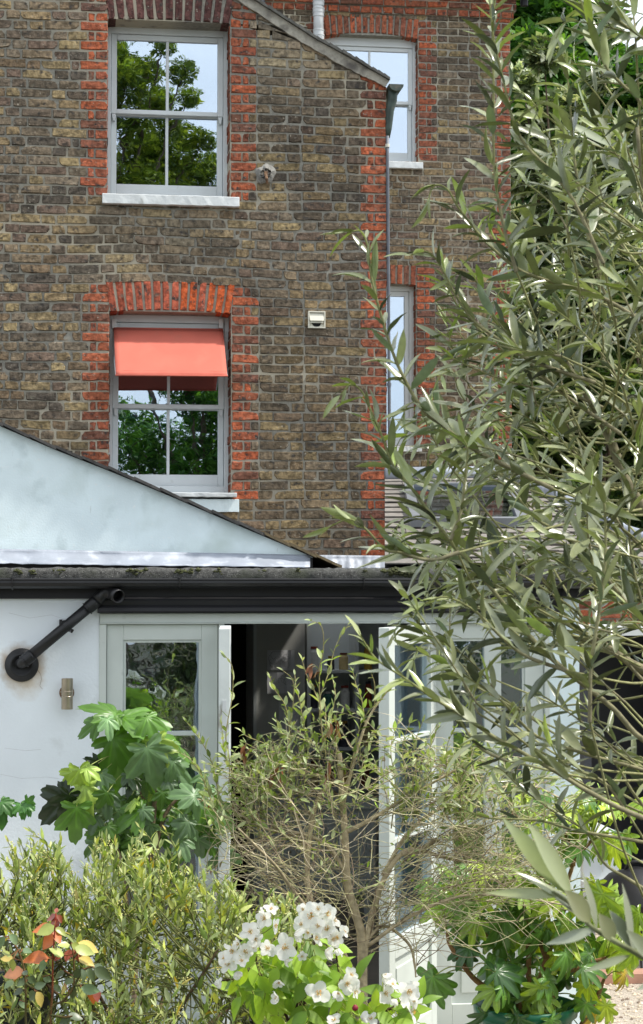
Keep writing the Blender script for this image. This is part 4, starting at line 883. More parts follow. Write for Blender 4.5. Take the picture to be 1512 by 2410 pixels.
g.put(V, [(i*mS+j, i*mS+(j+1) % mS, (i+1)*mS+(j+1) % mS, (i+1)*mS+j) for i in range(n) for j in range(mS)]); add('upper', g, M['plastic'], bo, smooth=True)
g = G(); g.tube([(kp[0]-.10, 9.45, .023+.005), (kp[0]+.12, 9.45, .023+.005)], .005, 6); add('sole', g, M['plastic'], bo)
# ------------------------------------------------------------------ plants
def nrm_(v): return v/(np.linalg.norm(v)+1e-12)
def spline(pts, m=6):
    P = np.asarray(pts, float); n = len(P)
    if n < 3: return np.array([P[0]+(P[-1]-P[0])*t for t in np.linspace(0, 1, m+1)])
    Q = np.vstack([2*P[0]-P[1], P, 2*P[-1]-P[-2]]); out = []
    for i in range(1, n):
        p0, p1, p2, p3 = Q[i-1], Q[i], Q[i+1], Q[i+2]
        for k in range(m):
            t = k/m; out.append(.5*((2*p1)+(-p0+p2)*t+(2*p0-5*p1+4*p2-p3)*t*t+(-p0+3*p1-3*p2+p3)*t**3))
    out.append(P[-1]); return np.array(out)
def pp(lst, Y, dY=0):          # pixel polyline on a plane, depth optionally drifting along it
    n = len(lst); return [at(x, y, Y+dY*i/max(1, n-1)) for i, (x, y) in enumerate(lst)]
def blade(width=.2, n=6, curl=.15, fold=.25, shape=.9, tip=1.0, twist=0, wav=0):
    """a leaf one unit long: x along, y across, z up; three columns of quads"""
    V = []; sh = []
    for i in range(n+1):
        t = i/n; w_ = width/2*(max(0, math.sin(math.pi*min(1, t**shape)))**tip+.03)
        if i == n: w_ = .004
        elif i == n-1 and tip < .7: w_ *= .92
        x = t; z = -curl*t*t; a = twist*t
        for s in (-1, 0, 1):
            yy = s*w_*math.cos(fold); zz = abs(s)*w_*math.sin(fold)+wav*math.sin(t*9+s*2)*w_
            V.append((x, yy*math.cos(a)-zz*math.sin(a), z+yy*math.sin(a)+zz*math.cos(a))); sh.append(1.12 if s == 0 else 1.0)
    f = [(i*3+k, i*3+k+1, (i+1)*3+k+1, (i+1)*3+k) for i in range(n) for k in range(2)]
    return np.array(V), np.array(f), np.array(sh)
def lobed(angs, lens, deep=.45, wid=.55, droop=.25, n=60, teeth=.04, vein=1.35, cup=.1, seed=0, ridge=.05, expo=1.4):
    """palmate leaf, stalk joins at the origin; lobes at angs (deg from +x) with lengths lens"""
    r_ = random.Random(seed); th = np.linspace(-math.radians(165), math.radians(165), n); R = []
    an = [math.radians(a) for a in angs]
    for t in th:
        best = 0
        for a, l in zip(an, lens):
            d = abs(t-a); best = max(best, l*(deep+(1-deep)*max(0, math.cos(min(math.pi/2, d/wid*1.57)))**expo) if d < wid else 0)
        R.append(max(best, .12)*(1+teeth*math.sin(t*31)+teeth*.6*math.sin(t*53+seed)))
    V = [(0, 0, 0)]; sh = [vein]; rings = (.3, .62, .85, 1)
    for q in rings:
        for t, R0 in zip(th, R):
            r = R0*q; dv = min(abs(t-a) for a in an)
            V.append((r*math.cos(t), r*math.sin(t), -droop*r*r+cup*r*abs(math.sin(t))-ridge*math.exp(-(dv*r/.07)**2)+.022*math.sin(t*13+q*5+seed)*q))
            sh.append(vein if dv*r < .022 else 1)
    tri = [(0, 1+i, 2+i) for i in range(n-1)]; f = [(1+k*n+i, 1+(k+1)*n+i, 2+(k+1)*n+i, 2+k*n+i) for k in range(len(rings)-1) for i in range(n-1)]
    return np.array(V), np.array(f), np.array(sh), np.array(tri)
def put_lobed(g, T, Mx, pos, c):
    v, f, sh, tri = T; c = np.asarray(c, float); g.put(v@np.asarray(Mx).T+pos, f, sh[:, None]*c[None, :]); g.also(tri, len(v))
def basis(d, up, L, W=None):
    d = nrm_(np.asarray(d, float)); s = np.cross(up, d)
    if np.linalg.norm(s) < 1e-3: s = np.cross([1, 0, .1], d)
    s = nrm_(s); u = np.cross(d, s); W = L if W is None else W
    return np.stack([d*L, s*W, u*L], 1)
def leafy(g, path, rng, temps, L, gap, ang, colf, start=.1, mode='opp', upbias=.5, endsize=.6, stalk=0, jit=.25, up0=(0, 0, 1)):
    P = np.asarray(path); seg = np.linalg.norm(np.diff(P, axis=0), axis=1); cum = np.concatenate([[0], np.cumsum(seg)]); tot = cum[-1]
    s = start*tot; k = 0; ph = rng.random()*6
    while s < tot:
        q = [np.interp(s, cum, P[:, i]) for i in range(3)]; q = np.array(q)
        q2 = np.array([np.interp(min(tot, s+.01), cum, P[:, i]) for i in range(3)]); q1 = np.array([np.interp(max(0, s-.01), cum, P[:, i]) for i in range(3)])
        T = nrm_(q2-q1); a = np.cross(T, [0.1, .2, 1.]); a = nrm_(a); b = np.cross(T, a)
        frac = s/tot; sz = L*(1-(1-endsize)*max(0, (frac-.7)/.3))*rng.uniform(.6, 1.2)
        phs = ph+(k % 2)*math.pi/2+rng.gauss(0, .3) if mode == 'opp' else ph+k*2.4
        for m in ((0, 1) if mode == 'opp' else (0,)):
            if rng.random() < .08: continue
            rad = math.cos(phs+m*math.pi)*a+math.sin(phs+m*math.pi)*b
            an = ang*(1.0-.45*max(0, frac-.5)*2)+rng.gauss(0, jit)
            d = nrm_(T*math.cos(an)+rad*math.sin(an)+np.array([0, 0, upbias*.2]))
            up = nrm_(T*.6+np.array(up0)*.8+np.array([rng.gauss(0, .5), rng.gauss(0, .5), rng.gauss(0, .3)]))
            g.inst(rng.choice(temps), basis(d, up, sz), q+d*stalk, colf(rng, frac))
        s += gap*rng.uniform(.8, 1.2); k += 1
    if endsize > 0:
        g.inst(rng.choice(temps), basis(T, np.array([rng.gauss(0, 1), -1, 1.]), L*endsize), P[-1], colf(rng, 1.0))
def dist2(c, lo=.8, hi=1.2): return lambda r, f: c*r.uniform(lo, hi)

# ---- olive tree in the foreground
rng = random.Random(77)
OD = [srgb(100, 110, 72), srgb(114, 124, 80), srgb(76, 86, 66), srgb(130, 138, 90), srgb(104, 118, 98), srgb(148, 156, 108)]
OL = [srgb(160, 178, 88), srgb(142, 164, 80), srgb(178, 190, 118)]
def ocol(r, f):
    if f > .72 and r.random() < (f-.6)*2.0: return OL[r.randrange(3)]*r.uniform(.75, 1.1)
    return OD[r.randrange(6)]*r.choice((.5, .7, .95, 1.2, 1.5))*r.uniform(.85, 1.15)
_r = random.Random(3)
OT = [blade(_r.uniform(.17, .25), 7, _r.uniform(-.05, .55), _r.uniform(.2, .75), _r.uniform(.8, 1.0), _r.uniform(.42, .62), _r.gauss(0, .45), .15) for _ in range(10)]+[blade(w_, 6, c_, fo, .95, .5, tw) for w_, c_, fo, tw in ((.22, .10, .4, 0), (.19, .25, .5, .3), (.24, -.08, .3, -.2), (.17, .38, .7, .1), (.21, .05, .6, .4), (.24, .15, .25, 0), (.19, -.15, .45, -.4))]
olive = thing('olive_tree', 'grey green olive tree in the foreground, its leafy shoots filling the right side', 'tree', (X_(1900, 2.9), 2.9, 0))
og, ob = G(), G(); barkc = srgb(134, 128, 102); greenstem = srgb(132, 138, 84)
OB = []
def obranch(px, Y=2.9, dY=0, L=.066, gap=.021, r0=.0032, r1=.0010, leaves=True, start=.05, ang=.75, colf=ocol, e=.6):
    P = spline(pp(px, Y, dY), 5); OB.append((P, Y)); n = len(P)
    t = np.linspace(0, 1, n)[:, None]; ob.tube(P, np.linspace(r0, r1, n), 5, barkc*(1-t)+greenstem*t*.9, cap=False)
    if leaves: leafy(og, P, rng, OT, L, gap, ang, colf, start, endsize=e, upbias=-.6)
    return P
main = [
 ([(1412, 640), (1361, 440), (1345, 300), (1338, 205), (1325, 130)], 2.9),
 ([(1450, 760), (1397, 616), (1361, 440), (1340, 330), (1262, 250), (1225, 215)], 3.0),
 ([(1420, 620), (1330, 440), (1225, 325), (1181, 176), (1157, 60), (1150, -60)], 2.6),
 ([(1215, 640), (1182, 520), (1163, 396), (1161, 200), (1159, 60), (1168, -30)], 2.75),
 ([(1620, 420), (1512, 246), (1463, 198), (1419, 145), (1366, 0), (1345, -60)], 2.5),
 ([(1640, 300), (1540, 120), (1470, 60), (1420, 20), (1380, -30)], 2.6),
 ([(1580, 800), (1420, 702), (1287, 660), (1221, 634), (1146, 572), (1084, 497), (1052, 445), (1020, 438), (1005, 480)], 2.8),
 ([(1400, 900), (1250, 848), (1160, 790), (1110, 750), (1067, 686), (1031, 616), (1000, 592), (965, 600)], 2.8),
 ([(1300, 1150), (1120, 1060), (1040, 1000), (991, 960), (931, 848), (891, 723), (873, 648), (866, 588), (850, 545), (815, 548)], 2.7),
 ([(1460, 1020), (1330, 930), (1241, 848), (1196, 788), (1156, 733), (1126, 670), (1090, 640), (1060, 655)], 2.85),
 ([(1420, 960), (1290, 900), (1190, 830), (1096, 743), (1060, 690), (1045, 640)], 3.0),
 ([(1640, 1800), (1512, 1740), (1441, 1666), (1331, 1578), (1282, 1534), (1221, 1468), (1163, 1393), (1111, 1332), (1053, 1266), (974, 1156), (926, 1098), (901, 1033), (871, 963), (850, 920), (825, 905), (800, 930)], 2.7),
 ([(1080, 1300), (1014, 1318), (940, 1300), (904, 1292), (860, 1245), (820, 1222), (775, 1240)], 2.65),
 ([(1060, 1270), (1085, 1200), (1095, 1120), (1100, 1060), (1092, 1035)], 2.65),
 ([(1388, 1700), (1390, 1578), (1405, 1468), (1423, 1336), (1423, 1200), (1410, 1150), (1370, 1140), (1350, 1190)], 2.6),
 ([(1512, 1925), (1446, 1896), (1369, 1854), (1321, 1824), (1223, 1768), (1149, 1726), (1093, 1688), (1014, 1640), (952, 1596), (886, 1552), (850, 1500)], 2.5),
 ([(1600, 1850), (1512, 1812), (1387, 1777), (1262, 1732), (1180, 1650), (1110, 1600), (1040, 1560), (980, 1530)], 2.8),
 ([(1331, 1578), (1240, 1545), (1180, 1500), (1120, 1440), (1050, 1405), (1000, 1420)], 2.6),
 ([(1500, 1450), (1400, 1330), (1330, 1260), (1260, 1220), (1200, 1150), (1150, 1130), (1120, 1170)], 2.8),
 ([(1540, 1320), (1440, 1220), (1370, 1160), (1290, 1120), (1240, 1040)], 2.9),
 ([(1512, 1600), (1440, 1530), (1350, 1500), (1270, 1460), (1200, 1380), (1180, 1300)], 2.9),
 ([(1190, 1790), (1130, 1760), (1085, 1700), (1060, 1650)], 2.6),
 ([(1560, 1560), (1500, 1380), (1480, 1240), (1500, 1100), (1512, 980)], 2.9),
 ([(1480, 1920), (1420, 1840), (1330, 1800), (1290, 1740)], 2.7),
]
for px, Y in main:
    thick = .0022+.0006*len(px)/4
    obranch(px, Y, 0, r0=min(.005, thick), L=.067 if Y > 2.6 else .062, start=.25 if px[0][0] > 1500 else .05)
# barer lower limbs
for px in ([(1600, 2010), (1512, 1982), (1357, 1955), (1268, 1931), (1149, 1925), (1080, 1900)], [(1600, 1990), (1500, 1880), (1450, 1800), (1400, 1760)], [(1560, 2120), (1480, 2070), (1420, 2030), (1380, 1960), (1300, 1900)]):
    obranch(px, 2.9, r0=.0035, L=.045, gap=.05, start=.5)
# filler shoots, each sprung from a limb already there
def inside(x, y):
    edge = np.interp(y, [-100, 100, 400, 600, 700, 900, 1100, 1300, 1500, 1700, 1900], [1400, 1350, 1270, 1200, 1140, 1060, 1010, 1010, 1030, 1120, 1300]); return x > edge
def topx(P):
    d = P-CAM; u = d@Rv/(d@Fv); v = d@Uv/(d@Fv); return 756+u*FPX, 1205-v*FPX
cnt = 0; tries = 0
while cnt < 140 and tries < 6000:
    tries += 1
    sx, sy = rng.uniform(1040, 1640), rng.uniform(40, 1960)
    if not inside(sx, sy): continue
    if sy > 1500 and rng.random() < .55: continue
    if sy < 420 and rng.random() < .72: continue
    a = math.radians(rng.gauss(140, 24)); Ln = rng.uniform(130, 300); bend = rng.gauss(0, .5); P = [(sx, sy)]; x, y = sx, sy; aa = a
    for k in range(4):
        x += Ln/4*math.cos(aa); y -= Ln/4*math.sin(aa); aa += bend/4; P.append((x, y))
    if not inside(P[-1][0]+70, P[-1][1]): continue
    if rng.random() < .3: P.append((x-28, y+6)); P.append((x-45, y+40))
    obranch(P, rng.uniform(2.6, 3.7), rng.uniform(-.15, .15), r0=.0017, r1=.0008, L=rng.uniform(.054, .074), ang=rng.uniform(.65, 1.05), gap=.024)
    cnt += 1
# woody frame: trunk outside the picture and limbs that carry every shoot
tb = at(1950, 2400, 2.95); tb[2] = 0
trunk = spline([tb, [tb[0]-.03, 2.95, .7], [tb[0]+.04, 2.98, 1.3], at(1830, 1750, 3.0)], 6)
ob.tube(trunk, np.linspace(.055, .030, len(trunk)), 10, barkc*.8)
limbs = []
for px in ([(1830, 1750), (1760, 1400), (1690, 900), (1640, 400), (1600, -100)], [(1830, 1750), (1700, 1500), (1600, 1150), (1540, 700), (1500, 300)], [(1830, 1750), (1720, 1900), (1620, 1960)], [(1800, 1650), (1680, 1800), (1600, 1830)], [(1780, 1500), (1640, 1300), (1500, 1180), (1420, 1000), (1330, 850)], [(1790, 1600), (1640, 1620), (1500, 1570), (1400, 1500)], [(1800, 1800), (1700, 2100), (1600, 2290)]):
    L_ = spline(pp(px, 3.0), 8); limbs.append(L_); ob.tube(L_, np.linspace(.016, .004, len(L_)), 7, barkc*.85)
AL = np.vstack(limbs)
for P, Y in OB:
    d = np.linalg.norm(AL-P[0], axis=1)+.35*np.maximum(0, (AL[:, 2]-P[0][2])); T0 = nrm_(P[0]-P[min(3, len(P)-1)]); al_ = ((AL-P[0])/(np.linalg.norm(AL-P[0], axis=1)[:, None]+1e-6))@T0; i = int(np.argmin(d*(1.9-al_))); q = AL[i]
    if d[i] > .02:
        T0 = nrm_(P[0]-P[min(3, len(P)-1)]); mid = P[0]+T0*min(.3*d[i], .05)+(q-P[0])*.35; C_ = spline([q, mid, P[0]], 5); ob.tube(C_, np.linspace(.0022, .0017, len(C_)), 5, barkc*.6+greenstem*.6, cap=False)
# close blurred spray at the bottom right
cY = 1.45
Pc = spline(pp([(1640, 2330), (1512, 2252), (1413, 2196), (1375, 2166), (1333, 2120), (1300, 2098)], cY), 5); ob.tube(Pc, np.linspace(.0030, .0012, len(Pc)), 6, srgb(120, 126, 92))
q = at(1620, 2310, 2.9); ob.tube(spline([Pc[0], (Pc[0]+q)/2+np.array([.1, 0, -.1]), AL[-1]], 5), .004, 6, barkc)
def oneleaf(bx_, by_, tx, ty, wfac, c, roll=0, curl=.05):
    a, b = at(bx_, by_, cY), at(tx, ty, cY+random.Random(bx_).uniform(-.02, .02)); L_ = np.linalg.norm(b-a); up = nrm_(np.array([roll, -1, .35]))
    og.inst(blade(wfac, 10, curl, .22, .9), basis(b-a, up, L_), a, c)
for a in ((1333, 2104, 1187, 1925, .20, srgb(150, 166, 104)), (1345, 2110, 1250, 1938, .24, srgb(146, 160, 104), .5), (1322, 2108, 1150, 2096, .15, srgb(146, 156, 90), 1.2, .12), (1390, 2170, 1333, 2096, .42, srgb(118, 118, 76), .2), (1404, 2190, 1374, 2048, .22, srgb(60, 66, 52), .9),
          (1380, 2168, 1268, 2068, .22, srgb(84, 96, 92), 1.0), (1446, 2216, 1410, 2150, .50, srgb(112, 112, 72), .1), (1486, 2232, 1470, 2078, .19, srgb(66, 72, 56), .8), (1496, 2240, 1436, 2140, .36, srgb(70, 86, 78), .3), (1400, 2186, 1287, 2222, .20, srgb(128, 140, 136), .6),
          (1482, 2248, 1377, 2286, .15, srgb(112, 124, 100), .6), (1540, 2262, 1478, 2190, .3, srgb(80, 92, 80), .3), (1570, 2290, 1500, 2330, .2, srgb(120, 128, 120), .4), (1333, 2126, 1230, 2040, .16, srgb(160, 170, 130), 1.3, .2)):
    oneleaf(*a)
lv = add('foliage', og, M['olive'], olive, smooth=True, kind='stuff'); add('trunk', ob, M['bark'], olive, smooth=True)

# ---- half bare shrub in the middle
rng = random.Random(12)
BY = 7.2
bs = thing('half_bare_shrub', 'half bare shrub of tangled pale twigs in front of the open kitchen doors', 'shrub', tuple(at(848, 2500, BY)*[1, 1, 0]))
bg_, bl = G(), G(); tan = srgb(176, 162, 130); limbP = []
def wood(px, r0, r1, Y=BY, dY=0, c=tan, k=7):
    P = spline(pp(px, Y, dY), 6); limbP.append((P, r0, r1)); bg_.tube(P, np.linspace(r0, r1, len(P)), k, c*rng.uniform(.75, 1.0)); return P
base = (852, 2330)
wood([(855, 2800), base, (850, 2210), (841, 2166), (817, 2078), (811, 1960), (802, 1841), (797, 1772)], .022, .0105)
wood([base, (780, 2200), (731, 2122), (723, 2026), (740, 1902), (770, 1850), (800, 1835)], .014, .007)
wood([base, (863, 2202), (899, 2078), (943, 2010), (985, 2000), (1053, 2020), (1120, 2030)], .014, .005)
wood([(943, 2010), (985, 2000), (1030, 1975)], .012, .009)
wood([base, (800, 2230), (700, 2110), (650, 2040), (600, 1990), (560, 1950)], .009, .004, dY=-.3)
wood([(811, 1960), (870, 1930), (950, 1880), (1040, 1830), (1110, 1790)], .010, .003)
wood([(817, 2060), (770, 1990), (700, 1960), (620, 1950), (540, 1900)], .008, .003)
wood([(805, 1900), (830, 1800), (862, 1700), (900, 1640), (935, 1600)], .008, .0025)
wood([(900, 2060), (960, 1960), (1040, 1900), (1150, 1860), (1250, 1850), (1340, 1890)], .009, .003, dY=.3)
wood([(860, 2230), (960, 2160), (1080, 2110), (1200, 2110), (1330, 2130)], .008, .003, dY=-.2)
wood([(850, 2230), (900, 2180), (960, 2220), (975, 2270), (978, 2300)], .008, .003)
wood([(723, 2026), (700, 1930), (660, 1840), (640, 1760)], .008, .003)
ltan = [srgb(206, 194, 164), srgb(172, 160, 132), srgb(164, 160, 118), srgb(132, 116, 96), srgb(196, 188, 146)]
SG = [srgb(166, 182, 114), srgb(142, 162, 92), srgb(120, 140, 78), srgb(186, 196, 142), srgb(104, 124, 70), srgb(156, 184, 76)]
ST = [blade(w_, 4, c_, f_, .85, .8) for w_, c_, f_ in ((.36, .1, .3), (.30, .25, .3), (.40, -.1, .35), (.33, .3, .4))]
scol = lambda r, f: SG[r.randrange(6)]*r.uniform(.7, 1.25)
deadc = lambda r, f: srgb(132, 84, 56)*r.uniform(.5, 1.2)
allP = np.vstack([p for p, a, b in limbP[:]]); 
def clampdir(p, Ln, a0, sag):
    P = [p]; a = a0; q = p.copy(); dep = rng.gauss(0, .25)
    for k in range(4):
        q = q+Ln/4*(Rv*math.cos(a)+np.array([0, 0, 1.])*math.sin(a)+np.array([0, dep, 0])); a += rng.gauss(0, .35)-sag*.1; P.append(q)
    return P
nodes = list(allP); tw = 0
for i in range(1400):
    p = nodes[rng.randrange(len(nodes))]; x, y = topx(p)
    if y > 2300: continue
    a0 = rng.uniform(-.9, math.pi+.9) if y > 1950 else rng.uniform(.1, math.pi-.1)
    if rng.random() < .55: a0 = (rng.gauss(.35, .5) if x > 830 else rng.gauss(math.pi-.35, .5))
    Ln = rng.uniform(.12, .42); C_ = clampdir(p, Ln, a0, .5); ex, ey = topx(C_[-1])
    if not (470 < ex < 1420) or ey < np.interp(ex, [470, 540, 640, 760, 900, 1050, 1200, 1420], [1800, 1760, 1720, 1640, 1680, 1700, 1760, 1860]) or ey > 2270: continue
    P = spline(C_, 3); r = rng.uniform(.0011, .0025); bg_.tube(P, np.linspace(r, r*.45, len(P)), 3, ltan[rng.randrange(5)]*rng.uniform(.8, 1.35), cap=False); nodes += C_[1:]; tw += 1
    u_ = rng.random()
    if ey < 1900 and u_ < .58: leafy(bl, P, rng, ST, .042, .026, .8, scol, .3, mode='alt')
    elif u_ < .16: leafy(bl, P[-6:], rng, ST, .034, .03, .8, scol, .3, mode='alt')
    elif u_ > .975: leafy(bl, P[-5:], rng, ST, .032, .012, .5, deadc, .3, mode='alt', upbias=-4)
Z3 = lambda pts: [(514.1+x/3.571, 1421.3+y/3.571) for x, y in pts]
shoots = [Z3(s) for s in ([(880, 1250), (850, 830), (845, 700), (850, 520), (875, 430), (880, 260), (850, 175), (775, 140)], [(850, 1000), (850, 800), (880, 700), (930, 560), (960, 430), (990, 340), (1040, 250), (1085, 180)], [(600, 1500), (590, 1200), (600, 1000), (630, 800), (620, 640), (540, 560)], [(600, 1100), (560, 860), (470, 720), (430, 620)],
          [(800, 1400), (700, 1350), (560, 1290), (400, 1180), (250, 1120), (190, 1070)], [(1230, 1000), (1200, 800), (1160, 700), (1130, 580)], [(1310, 850), (1310, 680), (1285, 590)], [(1100, 1400), (1150, 1200), (1200, 1000), (1300, 860), (1500, 660)], [(90, 1500), (90, 1300), (60, 1100), (110, 800), (120, 650), (110, 520), (50, 430)],
          [(1000, 1250), (900, 980), (800, 720), (740, 600), (700, 470)], [(880, 1150), (940, 950), (980, 780), (960, 640)], [(760, 1300), (720, 1050), (680, 820), (650, 700), (640, 600)], [(900, 1300), (890, 1100), (900, 950), (890, 830)], [(380, 1500), (400, 1350), (330, 1250), (390, 1200)], [(700, 1300), (640, 1150), (520, 1080), (480, 960)])]
shoots += [[(930+dx, 1950), (940+dx, 1850), (930+dx*1.1, 1760), (950+dx*1.1, 1690+abs(dx)*.2)] for dx in (-10, 15, 40, 75, 110, 150)]
shoots += [[(1100+dx, 1950), (1080+dx, 1850), (1110+dx, 1780), (1095+dx, 1730)] for dx in (0, 45, 90, 150)] + [[(560, 2000), (520, 1900), (500, 1800), (470, 1740), (440, 1700)], [(520, 1950), (480, 1840), (450, 1790), (420, 1770)], [(620, 1980), (560, 1850), (530, 1780), (520, 1700)]]
for s in shoots:
    P = spline(pp(s, BY, rng.uniform(-.2, .2)), 5); bg_.tube(P, np.linspace(.0026, .0012, len(P)), 4, srgb(150, 142, 100)*rng.uniform(.7, 1.1), cap=False)
    leafy(bl, P, rng, ST, .050, .028, .8, scol, .12, mode='opp' if rng.random() < .6 else 'alt')
for s in ([(755, 1580), (735, 1560), (728, 1590)], [(785, 1690), (792, 1700), (790, 1730)], [(775, 1700), (780, 1705), (768, 1728)], [(578, 1748), (572, 1765), (574, 1790)], [(665, 1800), (660, 1815), (655, 1840)], [(770, 1790), (775, 1800), (765, 1830)], [(655, 1805), (640, 1820), (636, 1838)]):
    P = spline(pp(s, BY-.1), 4); leafy(bl, P, rng, ST, .045, .010, .35, deadc, 0, mode='alt', upbias=-5)
add('branches', bg_, M['bark'], bs, smooth=True); add('foliage', bl, M['shrub'], bs, smooth=True, kind='stuff')

# ---- fig
rng = random.Random(44)
FY = 8.3; fg = thing('fig_tree', 'young fig with large lobed green leaves against the left garden door', 'tree', tuple(at(395, 2500, FY)*[1, 1, 0]))
FT = [lobed((0, 52, -52, 112, -112), (1, .80, .80, .45, .45), .30, .72, .34, 72, .045, 1.45, .06, s, .045, 1.5) for s in range(3)]+[lobed((0, 45, -45, 100, -100), (1, .86, .86, .48, .48), .24, .62, .40, 72, .04, 1.45, .04, 5, .04, 1.4)]
F5 = lambda x, y: (x/2.7778, 1512+y/2.7778)
fl, fb = G(), G()
cg, cb_, cl_, cdk = srgb(88, 128, 46), srgb(104, 134, 90), srgb(158, 184, 84), srgb(34, 50, 22)
specs = [(760, 470, 195, 560, 375, cg, 1.9), (800, 490, 20, 1075, 470, cg*1.1, 1.9), (640, 520, 0, 505, 590, cg, 1.0), (700, 500, 0, 720, 610, cb_*1.6, .3), (785, 510, 0, 800, 640, cg*1.2, .5), (960, 490, 0, 1030, 640, cg, .6), (770, 675, 0, 765, 975, cg*.9, .15), (740, 620, 0, 900, 880, cg*.9, .3),
         (940, 700, 0, 960, 925, cb_, .3), (960, 690, 0, 1050, 940, cb_, .5), (1010, 640, 0, 1060, 820, cl_*.8, .5), (1030, 630, 0, 1245, 705, cg, 1.5), (1110, 790, 0, 1260, 910, cb_, .7), (1130, 780, 0, 1110, 920, cb_*.8, .7), (1270, 1000, 0, 1110, 970, cb_, .8), (1270, 1010, 0, 1290, 1140, cb_, .4), (1280, 1000, 0, 1370, 1000, cb_*.8, .6),
         (480, 840, 0, 410, 950, cl_, .4), (520, 830, 0, 560, 985, cl_, .4), (560, 820, 0, 645, 870, cl_, .9), (640, 790, 0, 580, 760, cdk, .3), (440, 1010, 0, 255, 1160, cdk, .3), (450, 1000, 0, 315, 960, cdk, .4), (450, 1000, 0, 400, 1160, cdk, .3), (550, 940, 0, 570, 1160, cl_*.9, .3), (500, 1080, 0, 490, 1320, cg, .2), (470, 1080, 0, 410, 1220, cg, .3),
         (690, 990, 0, 700, 1130, cb_*.7, .4), (700, 980, 0, 640, 1080, cg*.7, .4), (930, 1090, 0, 740, 1190, cg, .8), (930, 1090, 0, 990, 1150, cb_*.9, .5), (1040, 940, 0, 1100, 1000, cl_, .5), (1000, 990, 0, 930, 1000, cl_, .6), (890, 1040, 0, 800, 1080, cl_, 1.5), (1330, 860, 0, 1300, 960, cb_*1.4, .4), (1350, 950, 0, 1370, 1020, cb_*1.3, .3),
         (1180, 1180, 0, 1310, 1260, cb_, .8), (1230, 1170, 0, 1160, 1280, cb_*.8, .5), (660, 860, 0, 690, 975, cb_, .2), (740, 1260, 0, 700, 1340, cdk, .4), (1100, 1080, 0, 1150, 1180, cg*.8, .3), (1000, 1180, 0, 950, 1290, cg*.8, .4), (880, 900, 0, 830, 980, cdk*1.3, .4), (860, 1000, 0, 890, 1090, cg*.5, .4), (960, 900, 0, 920, 1010, cg*.6, .4), (1060, 980, 0, 1040, 1090, cg*.8, .4), (1090, 900, 0, 1130, 980, cb_*.6, .5), (1120, 650, 0, 1170, 690, cg, 1.2), (830, 860, 0, 870, 930, cb_*.5, .5), (620, 1130, 0, 600, 1230, cb_*.5, .5), (700, 1200, 0, 780, 1290, cg*.7, .5), (1050, 1250, 0, 1000, 1370, cg*.8, .4), (1180, 1290, 0, 1230, 1400, cb_*.8, .4), (870, 1280, 0, 850, 1400, cg*.7, .4)]
fst = [spline(pp([F5(850, 2900), F5(900, 1900), F5(980, 1350), F5(930, 1000), F5(800, 760), F5(770, 600)], FY+.05), 6), spline(pp([F5(870, 2300), F5(800, 1500), F5(690, 1230), F5(600, 1120), F5(500, 1040)], FY+.05), 6), spline(pp([F5(980, 1500), F5(1050, 1200), F5(1130, 1050), F5(1240, 980)], FY+.05), 6), spline(pp([F5(980, 1300), F5(1010, 1000), F5(960, 760), F5(860, 560)], FY+.05), 6)]
for P in fst: fb.tube(P, np.linspace(.013, .005, len(P)), 7, srgb(110, 96, 78))
FA = np.vstack(fst)
for (bx_, by_, _, tx, ty, c, up) in specs:
    Y = FY+rng.uniform(-.16, .08); b0, t0 = at(*F5(bx_, by_), Y), at(*F5(tx, ty), Y+rng.uniform(-.05, .03)); d = t0-b0; L_ = np.linalg.norm(d)*1.12
    upv = np.array([rng.gauss(0, .25), -1.0, up]); put_lobed(fl, rng.choice(FT), basis(d, upv, L_, L_*rng.uniform(.78, .95)), b0, c*rng.uniform(.8, 1.1))
    i = int(np.argmin(np.linalg.norm(FA-b0, axis=1))); fb.tube(spline([FA[i], (FA[i]+b0)/2+[0, 0, .012], b0], 4), .0022, 4, srgb(150, 160, 96), cap=False)
for i in range(44):
    P0 = at(*F5(rng.uniform(640, 1480), rng.uniform(950, 1500)), FY+rng.uniform(.02, .2)); a = rng.uniform(-2.6, -.5); d = Rv*math.cos(a)+np.array([0, -.2, 1])*math.sin(a)
    put_lobed(fl, rng.choice(FT), basis(d, np.array([rng.gauss(0, .3), -1, .6]), rng.uniform(.08, .13)), P0, (cg if rng.random() < .6 else cb_)*rng.uniform(.55, 1.0)); j = int(np.argmin(np.linalg.norm(FA-P0, axis=1))); fb.tube([FA[j], P0], .002, 4, srgb(120, 130, 80), cap=False)
add('stem', fb, M['bark'], fg, smooth=True); add('foliage', fl, M['fig'], fg, smooth=True)
# ---- ivy sprig at the left edge
iv = thing('climbing_stem', 'thin climbing stem with a few small green leaves entering at the left edge', 'climber', tuple(at(-60, 2000, 8.6)*[1, 1, 0]))
g = G(); P = spline(pp([(-120, 2200), (-60, 1960), (-20, 1900), (15, 1885), (45, 1892), (75, 1893)], 8.6), 6); g.tube(P, .0022, 5, srgb(120, 100, 80)); g.tube([P[0], [P[0][0], P[0][1], 0]], .003, 5, srgb(120, 100, 80)); add('stem', g, M['bark'], iv)
g = G()
for (a, b, c, d) in ((0, 1890, 4, 1945), (2, 1888, 28, 1912), (48, 1892, 56, 1922), (58, 1892, 76, 1902), (60, 1893, 70, 1915), (-10, 1900, -30, 1950), (64, 1890, 74, 1878)):
    b0, t0 = at(a, b, 8.58), at(c, d, 8.55); put_lobed(g, FT[1], basis(t0-b0, np.array([.2, -1, .4]), np.linalg.norm(t0-b0)*1.1), b0, srgb(80, 128, 60)*rng.uniform(.7, 1.1))
add('foliage', g, M['fig'], iv, smooth=True)

